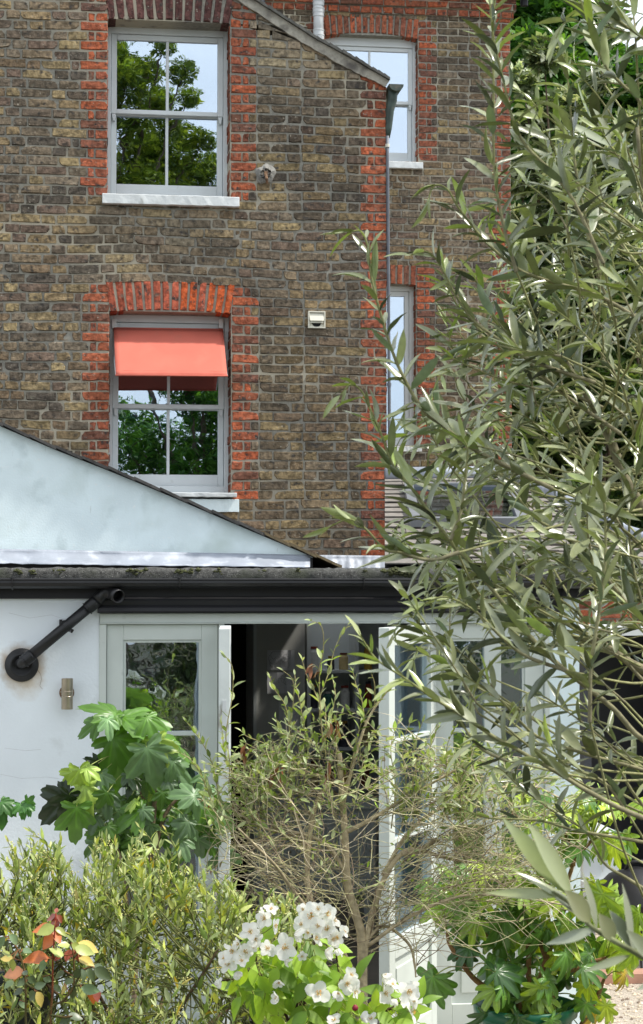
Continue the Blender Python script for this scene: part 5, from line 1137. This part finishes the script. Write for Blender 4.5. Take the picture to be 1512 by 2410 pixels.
# ---- dense small leaved shrub, bottom left
rng = random.Random(91)
S1 = [srgb(160, 178, 96), srgb(136, 156, 76), srgb(180, 194, 124), srgb(112, 134, 66), srgb(150, 170, 106), srgb(92, 112, 56), srgb(192, 200, 100)]
s1c = lambda r, f: (srgb(196, 172, 60)*r.uniform(.8, 1.1) if r.random() < .03 else S1[r.randrange(7)]*r.uniform(.75, 1.3))
def dense(name, label, cat, base, Y, top, xr, ybot, nsh, L, gap, temps, colf, m, seed, dep=.5, stemc=srgb(122, 126, 78), flowers=0, minl=120):
    r = random.Random(seed); th_ = thing(name, label, cat, tuple(at(base[0], base[1], Y)*[1, 1, 0])); w_, l_ = G(), G(); fl_ = G(); B = at(base[0], base[1], Y); limbs = []
    for k in range(9):
        ex = xr[0]+(xr[1]-xr[0])*(k+.5)/9; yt = np.interp(ex, *top); e = (ex, yt+(ybot-yt)*.45); P = spline(pp([base, ((base[0]*2+e[0])/3, (base[1]+e[1])/2), e], Y, r.uniform(-dep, dep)*.5), 8); limbs.append(P); w_.tube(P, np.linspace(.010, .003, len(P)), 5, srgb(110, 92, 72))
    A = np.vstack(limbs)
    for i in range(nsh):
        tx = r.uniform(*xr); yt = np.interp(tx, *top); f_ = r.random()**1.5; ty = yt+r.gauss(0, 14)-(r.random()**6)*60+(ybot-yt)*f_; Yd = Y+r.uniform(-dep, dep)*(.4+.6*f_)
        T_ = at(tx, ty, Yd); ln = r.uniform(.6, 1.3)*minl/FPX*Y; j = int(np.argmin(np.linalg.norm(A-(T_-np.array([0, 0, ln])), axis=1)+.0)); S_ = A[j]
        lean = r.gauss(0, .35)+(tx-base[0])/1400
        q = T_-ln*nrm_(np.array([lean, r.gauss(0, .3), 1.]))
        P = spline([q, (q+T_)/2+np.array([r.gauss(0, .01), r.gauss(0, .01), 0]), T_], 4)
        w_.tube(P, np.linspace(.0022, .001, len(P)), 4, stemc*r.uniform(.7, 1.2), cap=False)
        C_ = spline([S_, (S_+q)/2+np.array([0, 0, -.01]), q], 3); w_.tube(C_, .0022, 3, stemc*.7, cap=False)
        leafy(l_, P, r, temps, L, gap, .7, colf, .08, mode='alt' if r.random() < .6 else 'opp')
        if flowers and r.random() < flowers:
            for s_ in range(16):
                c = P[-1]+(P[len(P)//2]-P[-1])*r.random()*.8+np.array([r.gauss(0, .006), r.gauss(0, .006), r.gauss(0, .005)]); z = r.uniform(.0016, .0030); fl_.put(ico*z+c, icf, srgb(206, 200, 130)*r.uniform(.75, 1.1))
    add('stems', w_, M['bark'], th_, smooth=True); add('foliage', l_, m, th_, smooth=True, kind='stuff')
    if flowers: add('blossom', fl_, M['attrmatt'], th_, kind='stuff')
    return th_
S2 = [blade(w_, 4, c_, f_, .85) for w_, c_, f_ in ((.32, .1, .3), (.27, .3, .3), (.35, -.15, .35), (.30, .2, .5), (.25, -.05, .25))]
dense('flowering_shrub', 'dense fine leaved shrub with tiny cream flower clusters filling the bottom left', 'shrub', (330, 2640), 5.4, ([-60, 0, 70, 110, 150, 200, 240, 300, 380, 450, 520, 600, 650, 700, 740], [2060, 2020, 1995, 1975, 2040, 2060, 1965, 2020, 2000, 2060, 2080, 2160, 2110, 2130, 2220]), (-60, 735), 2420, 500, .042, .0135, S2, s1c, M['shrub'], 5, .5, flowers=.55)

# ---- rose at the bottom left
rng = random.Random(6); RY = 4.4
ro = thing('rose_bush', 'rose bush with red and orange young leaves above dark green ones at the bottom left', 'rose', tuple(at(120, 2700, RY)*[1, 1, 0]))
R6 = lambda x, y: (x/2.0, 1754+y/2.0)
rl_, rs = G(), G(); RT = [blade(w_, 6, c_, f_, .75, 1.0, 0, .06) for w_, c_, f_ in ((.62, .15, .25), (.55, .3, .35), (.6, -.05, .15))]
cR, cO, cYg, cDg, cY_, cP = srgb(150, 30, 22), srgb(204, 96, 24), srgb(164, 176, 84), srgb(46, 72, 42), srgb(214, 188, 92), srgb(110, 140, 102)
rl = [(262, 790, 268, 760, cR), (262, 800, 222, 825, cR), (265, 800, 300, 835, cR), (262, 810, 240, 850, cR), (255, 860, 155, 870, cO), (255, 880, 205, 960, cO), (255, 870, 280, 935, cO), (255, 850, 175, 890, cYg), (258, 860, 312, 890, cYg), (262, 860, 262, 800, cR), (330, 940, 270, 945, cYg), (335, 935, 380, 960, cYg), (365, 930, 458, 975, cY_), (350, 950, 440, 985, cYg), (330, 960, 310, 1020, cR), (360, 960, 380, 1020, cR), (345, 960, 350, 1010, cR*.8), (370, 1000, 440, 1030, cY_), (300, 990, 230, 960, cYg), (290, 985, 255, 1010, cR), (245, 1005, 240, 1055, cYg),
      (230, 1000, 145, 1025, cO), (225, 995, 110, 1005, cO*.8), (205, 1010, 190, 1065, cP), (60, 1005, 0, 1000, cY_), (60, 1005, 60, 1060, cYg), (50, 990, 10, 975, cYg), (110, 1060, 15, 1085, srgb(196, 120, 80)), (95, 960, 60, 990, cP), (105, 960, 148, 975, cP), (40, 895, 95, 935, cP), (20, 900, -20, 960, cP*.9), (40, 920, 20, 970, cDg), (380, 1050, 345, 1100, cDg), (385, 1050, 400, 1115, cDg), (410, 1050, 445, 1110, cDg), (440, 1050, 528, 1100, cDg), (440, 1045, 500, 1055, cDg*1.2), (380, 1140, 470, 1160, cP), (400, 1130, 390, 1200, cYg), (430, 1140, 440, 1215, cO), (455, 1150, 460, 1210, cR),
      (350, 1130, 330, 1200, cDg), (130, 1100, 80, 1130, cDg*1.3), (130, 1090, 170, 1120, cDg*1.5), (160, 1140, 215, 1120, cP*.8), (170, 1160, 200, 1230, cY_*.8), (165, 1160, 130, 1200, cDg*1.3), (90, 1200, 120, 1240, cP), (320, 1270, 385, 1290, cDg), (330, 1280, 280, 1310, cDg), (250, 1270, 215, 1300, cYg*.8), (130, 1080, 100, 1060, cDg), (60, 1110, 20, 1140, cDg*1.4), (110, 1150, 60, 1170, cDg), (300, 1060, 260, 1100, cDg*1.2), (300, 1120, 350, 1100, cDg*1.3), (250, 1130, 290, 1160, cDg), (200, 1090, 240, 1110, cP*.8)]
rst = [spline(pp([R6(200, 1900), R6(235, 1310), R6(245, 1150), R6(248, 1000), R6(262, 790)], RY), 6), spline(pp([R6(140, 1800), R6(220, 1290), R6(300, 1200), R6(345, 1130), R6(345, 1000), R6(335, 930)], RY), 6), spline(pp([R6(130, 1800), R6(120, 1300), R6(118, 1100), R6(90, 980), R6(40, 900)], RY), 6), spline(pp([R6(345, 1140), R6(390, 1060), R6(440, 1040)], RY), 6), spline(pp([R6(235, 1270), R6(300, 1280), R6(340, 1275)], RY), 5), spline(pp([R6(345, 1130), R6(400, 1130), R6(450, 1150)], RY), 5), spline(pp([R6(345, 1000), R6(380, 960)], RY), 5), spline(pp([R6(118, 1120), R6(160, 1150), R6(180, 1160)], RY), 5)]
for i, P in enumerate(rst): t = np.linspace(0, 1, len(P))[:, None]; rs.tube(P, np.linspace(.0035, .0018, len(P)), 6, srgb(70, 78, 44)*(1-t)+(srgb(140, 50, 40) if i == 0 else srgb(110, 80, 50))*t)
RA = np.vstack(rst)
for (a, b, c, d, col) in rl:
    Y = RY+rng.uniform(-.06, .06); b0, t0 = at(*R6(a, b), Y), at(*R6(c, d), Y+rng.uniform(-.02, .02)); L_ = np.linalg.norm(t0-b0)*1.05
    rl_.inst(rng.choice(RT), basis(t0-b0, np.array([rng.gauss(0, .4), -1, .8+rng.gauss(0, .3)]), L_), b0, col*rng.uniform(.85, 1.15)); j = int(np.argmin(np.linalg.norm(RA-b0, axis=1))); rs.tube([RA[j], b0], .0013, 4, srgb(120, 80, 50), cap=False)
add('stem', rs, M['bark'], ro, smooth=True); add('foliage', rl_, M['rose'], ro, smooth=True)

# ---- mock orange in flower
rng = random.Random(15); PY = 4.0
mo = thing('mock_orange', 'lime leaved mock orange covered in open white flowers at the bottom centre', 'shrub', tuple(at(700, 2800, PY)*[1, 1, 0]))
B3 = lambda x, y: (423.4+x/2.2727, 1814.5+y/2.2727)
ml, ms_ = G(), G(); MT = [blade(w_, 7, c_, f_, .72, 1.0, 0, .05) for w_, c_, f_ in ((.55, .2, .3), (.48, .35, .4), (.6, .0, .2))]
mst = [spline(pp([B3(640, 1700), B3(580, 1345), B3(500, 1200), B3(430, 1090), B3(400, 980), B3(370, 860)], PY), 6), spline(pp([B3(640, 1700), B3(643, 1300), B3(645, 1100), B3(620, 950), B3(640, 860)], PY), 6), spline(pp([B3(660, 1700), B3(665, 1250), B3(690, 1060), B3(720, 900), B3(710, 800)], PY), 6), spline(pp([B3(580, 1345), B3(620, 1270), B3(640, 1190)], PY), 5),
       spline(pp([B3(640, 1650), B3(800, 1400), B3(850, 1250), B3(850, 1100), B3(830, 950)], PY), 6), spline(pp([B3(660, 1700), B3(900, 1400), B3(1040, 1300), B3(1100, 1200), B3(1080, 1090)], PY), 6), spline(pp([B3(1040, 1300), B3(1150, 1260), B3(1220, 1200)], PY), 5), spline(pp([B3(430, 1090), B3(340, 1110), B3(220, 1120)], PY), 5), spline(pp([B3(1000, 1330), B3(1180, 1420), B3(1205, 1300), B3(1215, 1230)], PY), 5)]
for P in mst: ms_.tube(P, np.linspace(.0042, .0018, len(P)), 6, srgb(64, 48, 36))
MA = np.vstack(mst); LG = [srgb(150, 186, 44), srgb(132, 170, 50), srgb(168, 200, 70), srgb(104, 144, 44), srgb(84, 124, 40)]
k = 0
while k < 230:
    px, py = 423.4+rng.uniform(270, 1300)/2.2727, 1814.5+rng.uniform(860, 1400)/2.2727
    X3, Y3 = (px-423.4)*2.2727, (py-1814.5)*2.2727
    top_ = np.interp(X3, [270, 400, 500, 640, 760, 850, 900, 1000, 1100, 1300], [1120, 900, 880, 900, 900, 960, 1080, 1120, 1130, 1230])
    if Y3 < top_ or (X3 < 420 and Y3 > 1230) or (420 < X3 < 620 and Y3 > 1240+rng.uniform(0, 80)): continue
    k += 1
    Y = PY+rng.uniform(-.12, .16); b0 = at(px, py, Y); a = rng.uniform(-2.9, -.2) if rng.random() < .7 else rng.uniform(-3.1, 3.1); L_ = rng.uniform(.035, .066)
    d = Rv*math.cos(a)+np.array([0, rng.gauss(0, .3), 1.])*math.sin(a)*.8
    ml.inst(rng.choice(MT), basis(d, np.array([rng.gauss(0, .5), -.8, 1.]), L_), b0, LG[rng.randrange(5)]*rng.uniform(.8, 1.1)); j = int(np.argmin(np.linalg.norm(MA-b0, axis=1))); ms_.tube([MA[j], b0], .001, 3, srgb(130, 140, 60), cap=False)
add('stem', ms_, M['bark'], mo, smooth=True); add('foliage', ml, M['lime'], mo, smooth=True)
def petal(w_, cup, seed):
    r = random.Random(seed); V = []; n, m = 6, 4; sh = []
    for i in range(n+1):
        t = i/n; ww = w_*(math.sin(math.pi*(.06+.80*t))**.7)*.5
        for j in range(m+1):
            s = j/m*2-1; V.append((t*(1-.07*s*s*(t > .8)), s*ww, cup*t*t-.22*t*(s*s)*-.35+.02*math.sin(7*t+3*s+seed)+.05*math.sin(4*s+seed*1.7)*t+r.gauss(0, .010))); sh.append(1-.06*abs(s))
    return np.array(V), np.array([(i*(m+1)+j, i*(m+1)+j+1, (i+1)*(m+1)+j+1, (i+1)*(m+1)+j) for i in range(n) for j in range(m)]), np.array(sh)
FLW = [(455, 785, 58, 1), (375, 860, 55, 1), (285, 960, 58, 1), (262, 1035, 55, 1), (345, 972, 52, 1), (395, 935, 38, 0), (462, 950, 50, 1), (565, 945, 72, 0), (705, 778, 74, 0), (785, 762, 58, 0), (612, 866, 55, 2), (690, 865, 44, 1), (790, 850, 58, 1), (845, 895, 52, 1), (850, 950, 42, 2), (775, 962, 55, 2), (183, 1138, 42, 2), (528, 1120, 44, 2), (652, 988, 28, 1), (738, 1192, 66, 0), (895, 1135, 60, 1), (845, 1180, 46, 2), (1085, 1088, 52, 2), (1090, 1190, 58, 1), (1215, 1180, 64, 1), (1160, 1225, 45, 2), (1235, 1288, 60, 1), (965, 1318, 50, 2), (822, 1338, 44, 1), (525, 1215, 44, 2), (720, 900, 50, 1), (486, 742, 40, 1), (318, 925, 40, 1), (560, 1010, 40, 2), (740, 830, 50, 1), (420, 800, 46, 1), (330, 1020, 40, 1), (1020, 1330, 40, 1), (1260, 1230, 44, 1), (910, 1090, 46, 1), (820, 900, 44, 0), (660, 740, 44, 1), (500, 830, 46, 1), (400, 900, 44, 1), (240, 1000, 44, 1), (300, 1075, 40, 2), (740, 740, 46, 1), (820, 800, 44, 1), (650, 820, 46, 0), (1130, 1150, 50, 1), (1240, 1150, 44, 1), (1190, 1240, 44, 1), (930, 1180, 44, 1), (870, 860, 40, 1)]
for i, (fx, fy, R_, kind) in enumerate(FLW):
    c = at(*B3(fx, fy), PY-.14-rng.uniform(0, .06)); r = R_/2.2727/FPX*PY*1.02
    fac = nrm_(np.array([rng.gauss(0, .35), -1, .15+rng.gauss(0, .25)])) if kind == 0 else nrm_(np.array([rng.gauss(0, .8), -.8, rng.gauss(.3, .5)])) if kind == 1 else nrm_(np.array([rng.gauss(0, 1), -.35, -.5+rng.gauss(0, .4)]))
    a = nrm_(np.cross(fac, [0.3, .1, 1])); b = np.cross(fac, a); g = G(); n = 4 if rng.random() < .6 else 5; ph = rng.random()*6
    for q in range(n):
        t = ph+q*2*math.pi/n+rng.gauss(0, .08); d = math.cos(t)*a+math.sin(t)*b+fac*(.25 if kind == 0 else .45 if kind == 1 else .9)
        g.inst(petal(rng.uniform(.8, 1.1) if n == 4 else rng.uniform(.68, .9), rng.uniform(-.3, .05) if kind < 2 else .12, i*7+q), basis(d+fac*rng.gauss(0, .18), fac-d*.1+a*rng.gauss(0, .25), r*rng.uniform(.85, 1.1)), c, np.array([.93, .93, .88]))
    fo = add('flower', g, M['petal'], mo, smooth=True)
    g = G()
    for q in range(26):
        t = rng.random()*6.3; rr = rng.random()**.5*.26; p = c+fac*r*(.20+.2*rng.random())+(math.cos(t)*a+math.sin(t)*b)*r*rr; g.tube([c+fac*r*.02, p], r*.011, 3, srgb(200, 190, 120), cap=False); g.put(ico*r*.035+p, icf, srgb(214, 150, 40)*rng.uniform(.8, 1.1))
    add('stamens', g, M['attrmatt'], fo)
    j = int(np.argmin(np.linalg.norm(MA-c, axis=1))); g = G(); g.tube(spline([MA[j], (MA[j]+c)/2+[0, 0, -.01], c-fac*r*.05], 3), .0012, 4, srgb(120, 130, 60)); add('flower_stalk', g, M['bark'], fo)
# a small crimson bud
g = G(); g.lathe([(0, 0), (.005, .002), (.007, .007), (.004, .012), (0, .014)], at(*B3(936, 1285), PY-.15), 12, srgb(130, 20, 40)); bud = add('bud', g, M['attrmatt'], mo, smooth=True, label='small crimson bud')

# ---- aralia (big glossy palmate leaves) in the green tub
rng = random.Random(61); AY = 8.0
ar = thing('aralia', 'aralia with large glossy yellow green palmate leaves growing from the green tub', 'shrub', (gp[0], gp[1], rz-.05))
AT = [lobed((0, 38, -38, 76, -76, 118, -118), (1, .95, .95, .8, .8, .5, .5), .15, .50, .45, 72, .02, 1.35, .0, s, .035) for s in range(3)]
al, as_ = G(), G()
R7 = lambda x, y: (756+x/2.0, 1754+y/2.0)
ast = [[(960, 1400), (970, 1250), (975, 1000), (960, 800), (930, 700)], [(900, 1310), (820, 1180), (710, 1090), (610, 950), (590, 880)], [(1000, 1400), (1010, 1200), (1060, 1000), (1130, 820), (1180, 570), (1270, 450)], [(930, 1400), (920, 1150), (850, 1000), (760, 880), (700, 800)], [(1050, 1400), (1080, 1200), (1200, 1050), (1340, 1000)], [(1180, 570), (1150, 420), (1120, 330)], [(1130, 820), (1100, 700), (1020, 600)], [(1060, 1000), (1020, 900), (990, 850)], [(1180, 1400), (1290, 1200), (1330, 1100)]]
asp = [spline(pp([R7(*q) for q in s], AY), 6) for s in ast]
for P in asp: as_.tube(P, np.linspace(.016, .007, len(P)), 8, srgb(140, 108, 72)*rng.uniform(.8, 1))
AA = np.vstack(asp)
cA, cB, cC, cDk = srgb(168, 190, 60), srgb(134, 164, 54), srgb(92, 132, 54), srgb(58, 92, 44)
clusters = [((1120, 310), (300, 90), 30, (cA, cB, cA, cC), 100), ((1330, 290), (190, 80), 14, (cA, cA, cB), 100), ((1160, 470), (150, 70), 8, (cB, cC), 120), ((1390, 470), (80, 50), 6, (cB, cC, cA), 130), ((700, 640), (230, 80), 26, (cA, cB, cC), 110), ((900, 620), (170, 90), 14, (cA, cB, cC), 110), ((1050, 740), (120, 60), 9, (cA, cA, cB), 130), ((1310, 730), (120, 70), 6, (cA, cB), 150), ((640, 780), (200, 90), 14, (cB, cC, cC), 130), ((930, 880), (140, 100), 12, (cC, cC, cB), 170), ((1180, 930), (170, 110), 16, (cC, cB, cA), 130), ((1440, 880), (100, 120), 8, (cB, cA), 140), ((1330, 1150), (110, 120), 9, (cA, cC, srgb(196, 168, 50)), 110), ((1060, 1080), (180, 120), 12, (cC, cDk), 130), ((820, 1080), (60, 40), 3, (cC, cDk), 190), ((540, 1120), (20, 20), 2, (cC,), 200), ((690, 980), (40, 30), 3, (cDk,), 110), ((850, 1270), (110, 60), 9, (cDk, cC), 120), ((1130, 1250), (200, 70), 16, (cC, cB, cA), 120), ((980, 1180), (160, 60), 8, (cC, cB), 120)]
for (cx, cy), (rx, ry), n, cs, sz in clusters:
    for i in range(n):
        t = rng.random()*6.3; q = rng.random()**.5; bx_, by_ = cx+rx*q*math.cos(t), cy+ry*q*math.sin(t)-20; Y = AY+rng.uniform(-.25, .25)
        b0 = at(*R7(bx_, by_), Y); a = rng.gauss(-1.57, .75) if cy > 700 else rng.choice([rng.gauss(-.7, .5), rng.gauss(-2.4, .5)]); L_ = sz/2.0/FPX*AY*rng.uniform(.8, 1.15)
        d = Rv*math.cos(a)+np.array([0, -.25, 1.])*math.sin(a)*(.8 if cy > 700 else .45); up = np.array([rng.gauss(0, .35), -.75, .75 if cy > 700 else 1.5])
        put_lobed(al, rng.choice(AT), basis(d, up, L_, L_*rng.uniform(.8, 1)), b0, cs[rng.randrange(len(cs))]*rng.uniform(.75, 1.15))
        j = int(np.argmin(np.linalg.norm(AA-b0, axis=1)+np.maximum(0, AA[:, 2]-b0[2])*.5)); as_.tube(spline([AA[j], (AA[j]+b0)/2+[0, 0, .02], b0], 4), .0028, 4, srgb(150, 160, 80), cap=False)
add('stem', as_, M['bark'], ar, smooth=True); add('foliage', al, M['fatsia'], ar, smooth=True)

# ------------------------------------------------------------------ trees behind, to the right of the house
def clump_tree(name, label, base, Y, blobs, L, n, cols, temps, m, seed, trunk_r=.12, up=1.0, spread=.5, wood_c=srgb(96, 84, 70)):
    """blobs: (px, py, rpx) clumps; limbs run from the trunk to each"""
    r = random.Random(seed); B = np.asarray(base, float); t_ = thing(name, label, 'tree' if trunk_r > .05 else 'shrub', tuple(B)); lg, wg = G(), G(); tot = sum(b[2]**2 for b in blobs); C0 = []
    for (px, py, rp) in blobs:
        c = px if isinstance(px, np.ndarray) else at(px, py, Y+r.uniform(-spread, spread)*3); R_ = rp/FPX*Y if not isinstance(px, np.ndarray) else rp
        C0.append((c, R_))
    top = max(c[2] for c, _ in C0); mid = np.array([B[0], B[1], B[2]+(top-B[2])*.55]); P = spline([B, (B+mid)/2+[.1, 0, 0], mid], 6); wg.tube(P, np.linspace(trunk_r, trunk_r*.6, len(P)), 9, wood_c)
    tot = sum(R_**2 for _, R_ in C0)
    for c, R_ in C0:
        s = P[r.randrange(len(P)//2, len(P))]; wg.tube(spline([s, (s+c)/2+[0, 0, -.2*R_], c], 5), np.linspace(trunk_r*.4, trunk_r*.08, 11), 5, wood_c)
        k = int(n*R_**2/tot)
        for i in range(k):
            v = np.array([r.gauss(0, 1) for _ in range(3)]); v = nrm_(v)*(r.random()**.45); 
            if r.random() < .15: v *= 1.25
            p = c+v*R_*np.array([1, 1, .8]); q = .62+.38*math.sin(p[0]*2.3+p[2]*3.1+seed)*math.cos(p[1]*1.7+p[2])
            d = nrm_(v*.7+np.array([r.gauss(0, .6), r.gauss(0, .6), r.gauss(-.15, .5)])); u_ = nrm_(np.array([r.gauss(0, .5), r.gauss(-.3, .5), up]))
            lg.inst(r.choice(temps), basis(d, u_, L*r.uniform(.6, 1.25)), p, cols[r.randrange(len(cols))]*r.uniform(.7, 1.2)*(.8+.35*q))
        for i in range(6):
            v = nrm_(np.array([r.gauss(0, 1) for _ in range(3)])); wg.tube([c, c+v*R_*.9], R_*.02, 3, wood_c, cap=False)
    add('trunk', wg, M['bark'], t_, smooth=True); add('crown', lg, m, t_, smooth=False, kind='stuff'); return t_
def cluster_leaf(n, w_, seed, span=1.0):     # a spray of small leaves used as one piece
    r = random.Random(seed); V = []; F = []; S_ = []; k = 0
    for i in range(n):
        a = r.uniform(-2.2, 2.2); p0 = np.array([r.uniform(0, .55), r.uniform(-.25, .25)*span, r.uniform(-.1, .1)]); L_ = r.uniform(.35, .6); d = np.array([math.cos(a), math.sin(a), r.uniform(-.3, .3)]); s = np.array([-d[1], d[0], r.uniform(-.3, .3)])*w_*L_
        V += [p0, p0+d*L_*.5+s, p0+d*L_, p0+d*L_*.5-s]; F.append((k, k+1, k+2, k+3)); S_ += [r.uniform(.85, 1.15)]*4; k += 4
    return np.array(V), np.array(F), np.array(S_)
PAL = lobed((0, 40, -40, 80, -80), (1, .92, .92, .7, .7), .2, .4, .5, 22, 0, 1.1, 0, 3, 0)
palm = (PAL[0], np.vstack([PAL[1], np.array([(a, b, c, c) for a, b, c in []]).reshape(-1, 4).astype(int)]) if True else None, PAL[2])
CH = [cluster_leaf(6, .22, s) for s in range(4)]
DG = [srgb(66, 110, 42), srgb(88, 134, 52), srgb(50, 86, 38), srgb(108, 154, 62)]
clump_tree('horse_chestnut', 'dark green broad leaved tree rising behind the house corner at the top right', (X_(1420, 32), 32, 0), 32,
           [(1270, 60, 80), (1330, 20, 90), (1250, 160, 80), (1340, 120, 90), (1385, 70, 50), (1420, 170, 70), (1290, 260, 90), (1390, 250, 90), (1480, 230, 90), (1280, 370, 90), (1380, 370, 90), (1480, 350, 90), (1230, 20, 50), (1300, -40, 70), (1240, 450, 80), (1340, 470, 90), (1450, 470, 100), (1540, 300, 80), (1560, 450, 90)],
           .42, 16000, DG, CH, M['tree'], 71, .3)
WG = [srgb(150, 164, 128), srgb(120, 140, 96), srgb(190, 198, 176), srgb(98, 118, 76), srgb(84, 104, 66)]
sm = [cluster_leaf(5, .3, s) for s in range(10, 14)]
clump_tree('whitebeam', 'pale grey green small tree with white leaf backs behind the olive, right of the house', (X_(1330, 24), 24, 0), 24,
           [(1280, 130, 34), (1230, 190, 30), (1240, 300, 40), (1330, 260, 45), (1380, 330, 50), (1290, 380, 60), (1220, 420, 40), (1350, 440, 70), (1440, 420, 70), (1240, 530, 50), (1320, 560, 70), (1420, 560, 80), (1260, 640, 60), (1360, 660, 70), (1480, 640, 70), (1500, 520, 60), (1410, 190, 30), (1490, 300, 40)], .20, 9500, WG, sm, M['tree'], 73, .10)
IG = [srgb(66, 92, 46), srgb(86, 114, 56), srgb(54, 78, 40), srgb(116, 138, 74)]
for k_, (px, lab) in enumerate(((1260, 'dark ivy clad tree nearest the house corner, low behind the olive'), (1400, 'dark evergreen behind the olive, second from the house corner'), (1540, 'dark evergreen cut by the right edge behind the olive'))):
    clump_tree('evergreen_tree', lab, (X_(px, 22), 22, 0), 22, [(px+dx, py, 75) for py in (720, 820, 920, 1020, 1120, 1210, 1290) for dx in (-50, 40)], .19, 7000, IG, sm, M['tree'], 80+k_, .14)['group'] = 'evergreens beyond the garden'
# ------------------------------------------------------------------ the garden behind the viewer, seen in the window panes
def mirror_tree(name, label, base, Ym, blobs, L, n, cols, temps, seed, tr=.25, wall_y=None):
    bl_ = []
    r = random.Random(seed)
    for (px, py, rp) in blobs:
        Yv = 2*(Y1+.22)-Ym; c = bounce(px, py, Y1+.22, Ym)+np.array([0, r.uniform(-2, 2), 0]); bl_.append((c, 0, rp/FPX*Yv))
    return clump_tree(name, label, base, 10, bl_, L, n, cols, temps, M['tree'], seed, tr)
YT = -20
OG = [srgb(128, 150, 56), srgb(104, 128, 50), srgb(150, 166, 66), srgb(84, 106, 46)]
bb0 = bounce(150, 1300, Y1+.22, YT)
mirror_tree('acacia_tree', 'tall feathery green tree in the garden opposite the house, mirrored in the upper window', (bb0[0], YT, 0), YT,
            [(150, 60, 90), (230, 150, 70), (275, 180, 50), (290, 230, 60), (345, 190, 36), (375, 150, 26), (385, 200, 40), (360, 235, 45), (420, 215, 32), (440, 245, 26), (300, 320, 50), (350, 300, 40), (400, 300, 40), (450, 300, 30), (330, 370, 60), (400, 380, 60), (460, 370, 50), (500, 380, 34), (270, 400, 40), (200, 260, 80), (180, 400, 90), (420, 440, 70), (330, 460, 70), (500, 450, 60), (475, 335, 30), (500, 350, 30)],
            .17, 22000, OG, CH, 5)
bb1 = bounce(480, 1400, Y1+.22, YT+4)
mirror_tree('garden_tree', 'dark rounded tree in the garden opposite the house, mirrored in the middle window', (bb1[0], YT+4, 0), YT+4,
            [(470, 880, 60), (440, 930, 70), (500, 960, 70), (540, 900, 80), (470, 1020, 70), (540, 1040, 80), (340, 1000, 60), (300, 1060, 70), (370, 1070, 70), (420, 1120, 70), (280, 960, 34), (330, 900, 30), (600, 960, 100), (600, 1100, 100), (480, 1120, 80)],
            .20, 8500, DG, CH, 6)
for k_, (x, y, s_) in enumerate(((-6, -9, 1.0), (-2.5, -9.5, 1.1), (.8, -9, 1.0), (4.5, -9.5, 1.15), (8, -9, 1.0), (12, -8, 1.1))):
    r = random.Random(k_+50); bl_ = [(np.array([x+r.uniform(-1.4, 1.4), y+r.uniform(-.6, .6), z]), 0, .8*s_) for z in (.6, 1.2, 1.8, 2.4, 2.9) for _ in range(2)]
    clump_tree('hedge_shrub', 'green garden shrub behind the viewer, mirrored in the garden doors, number %s from the left' % ['one', 'two', 'three', 'four', 'five', 'six'][k_], (x, y, 0), 10, bl_, .16, 4500, [srgb(70, 92, 44), srgb(96, 112, 62), srgb(50, 70, 34)], sm, M['tree'], 300+k_, .06)['group'] = 'shrubs at the garden end'
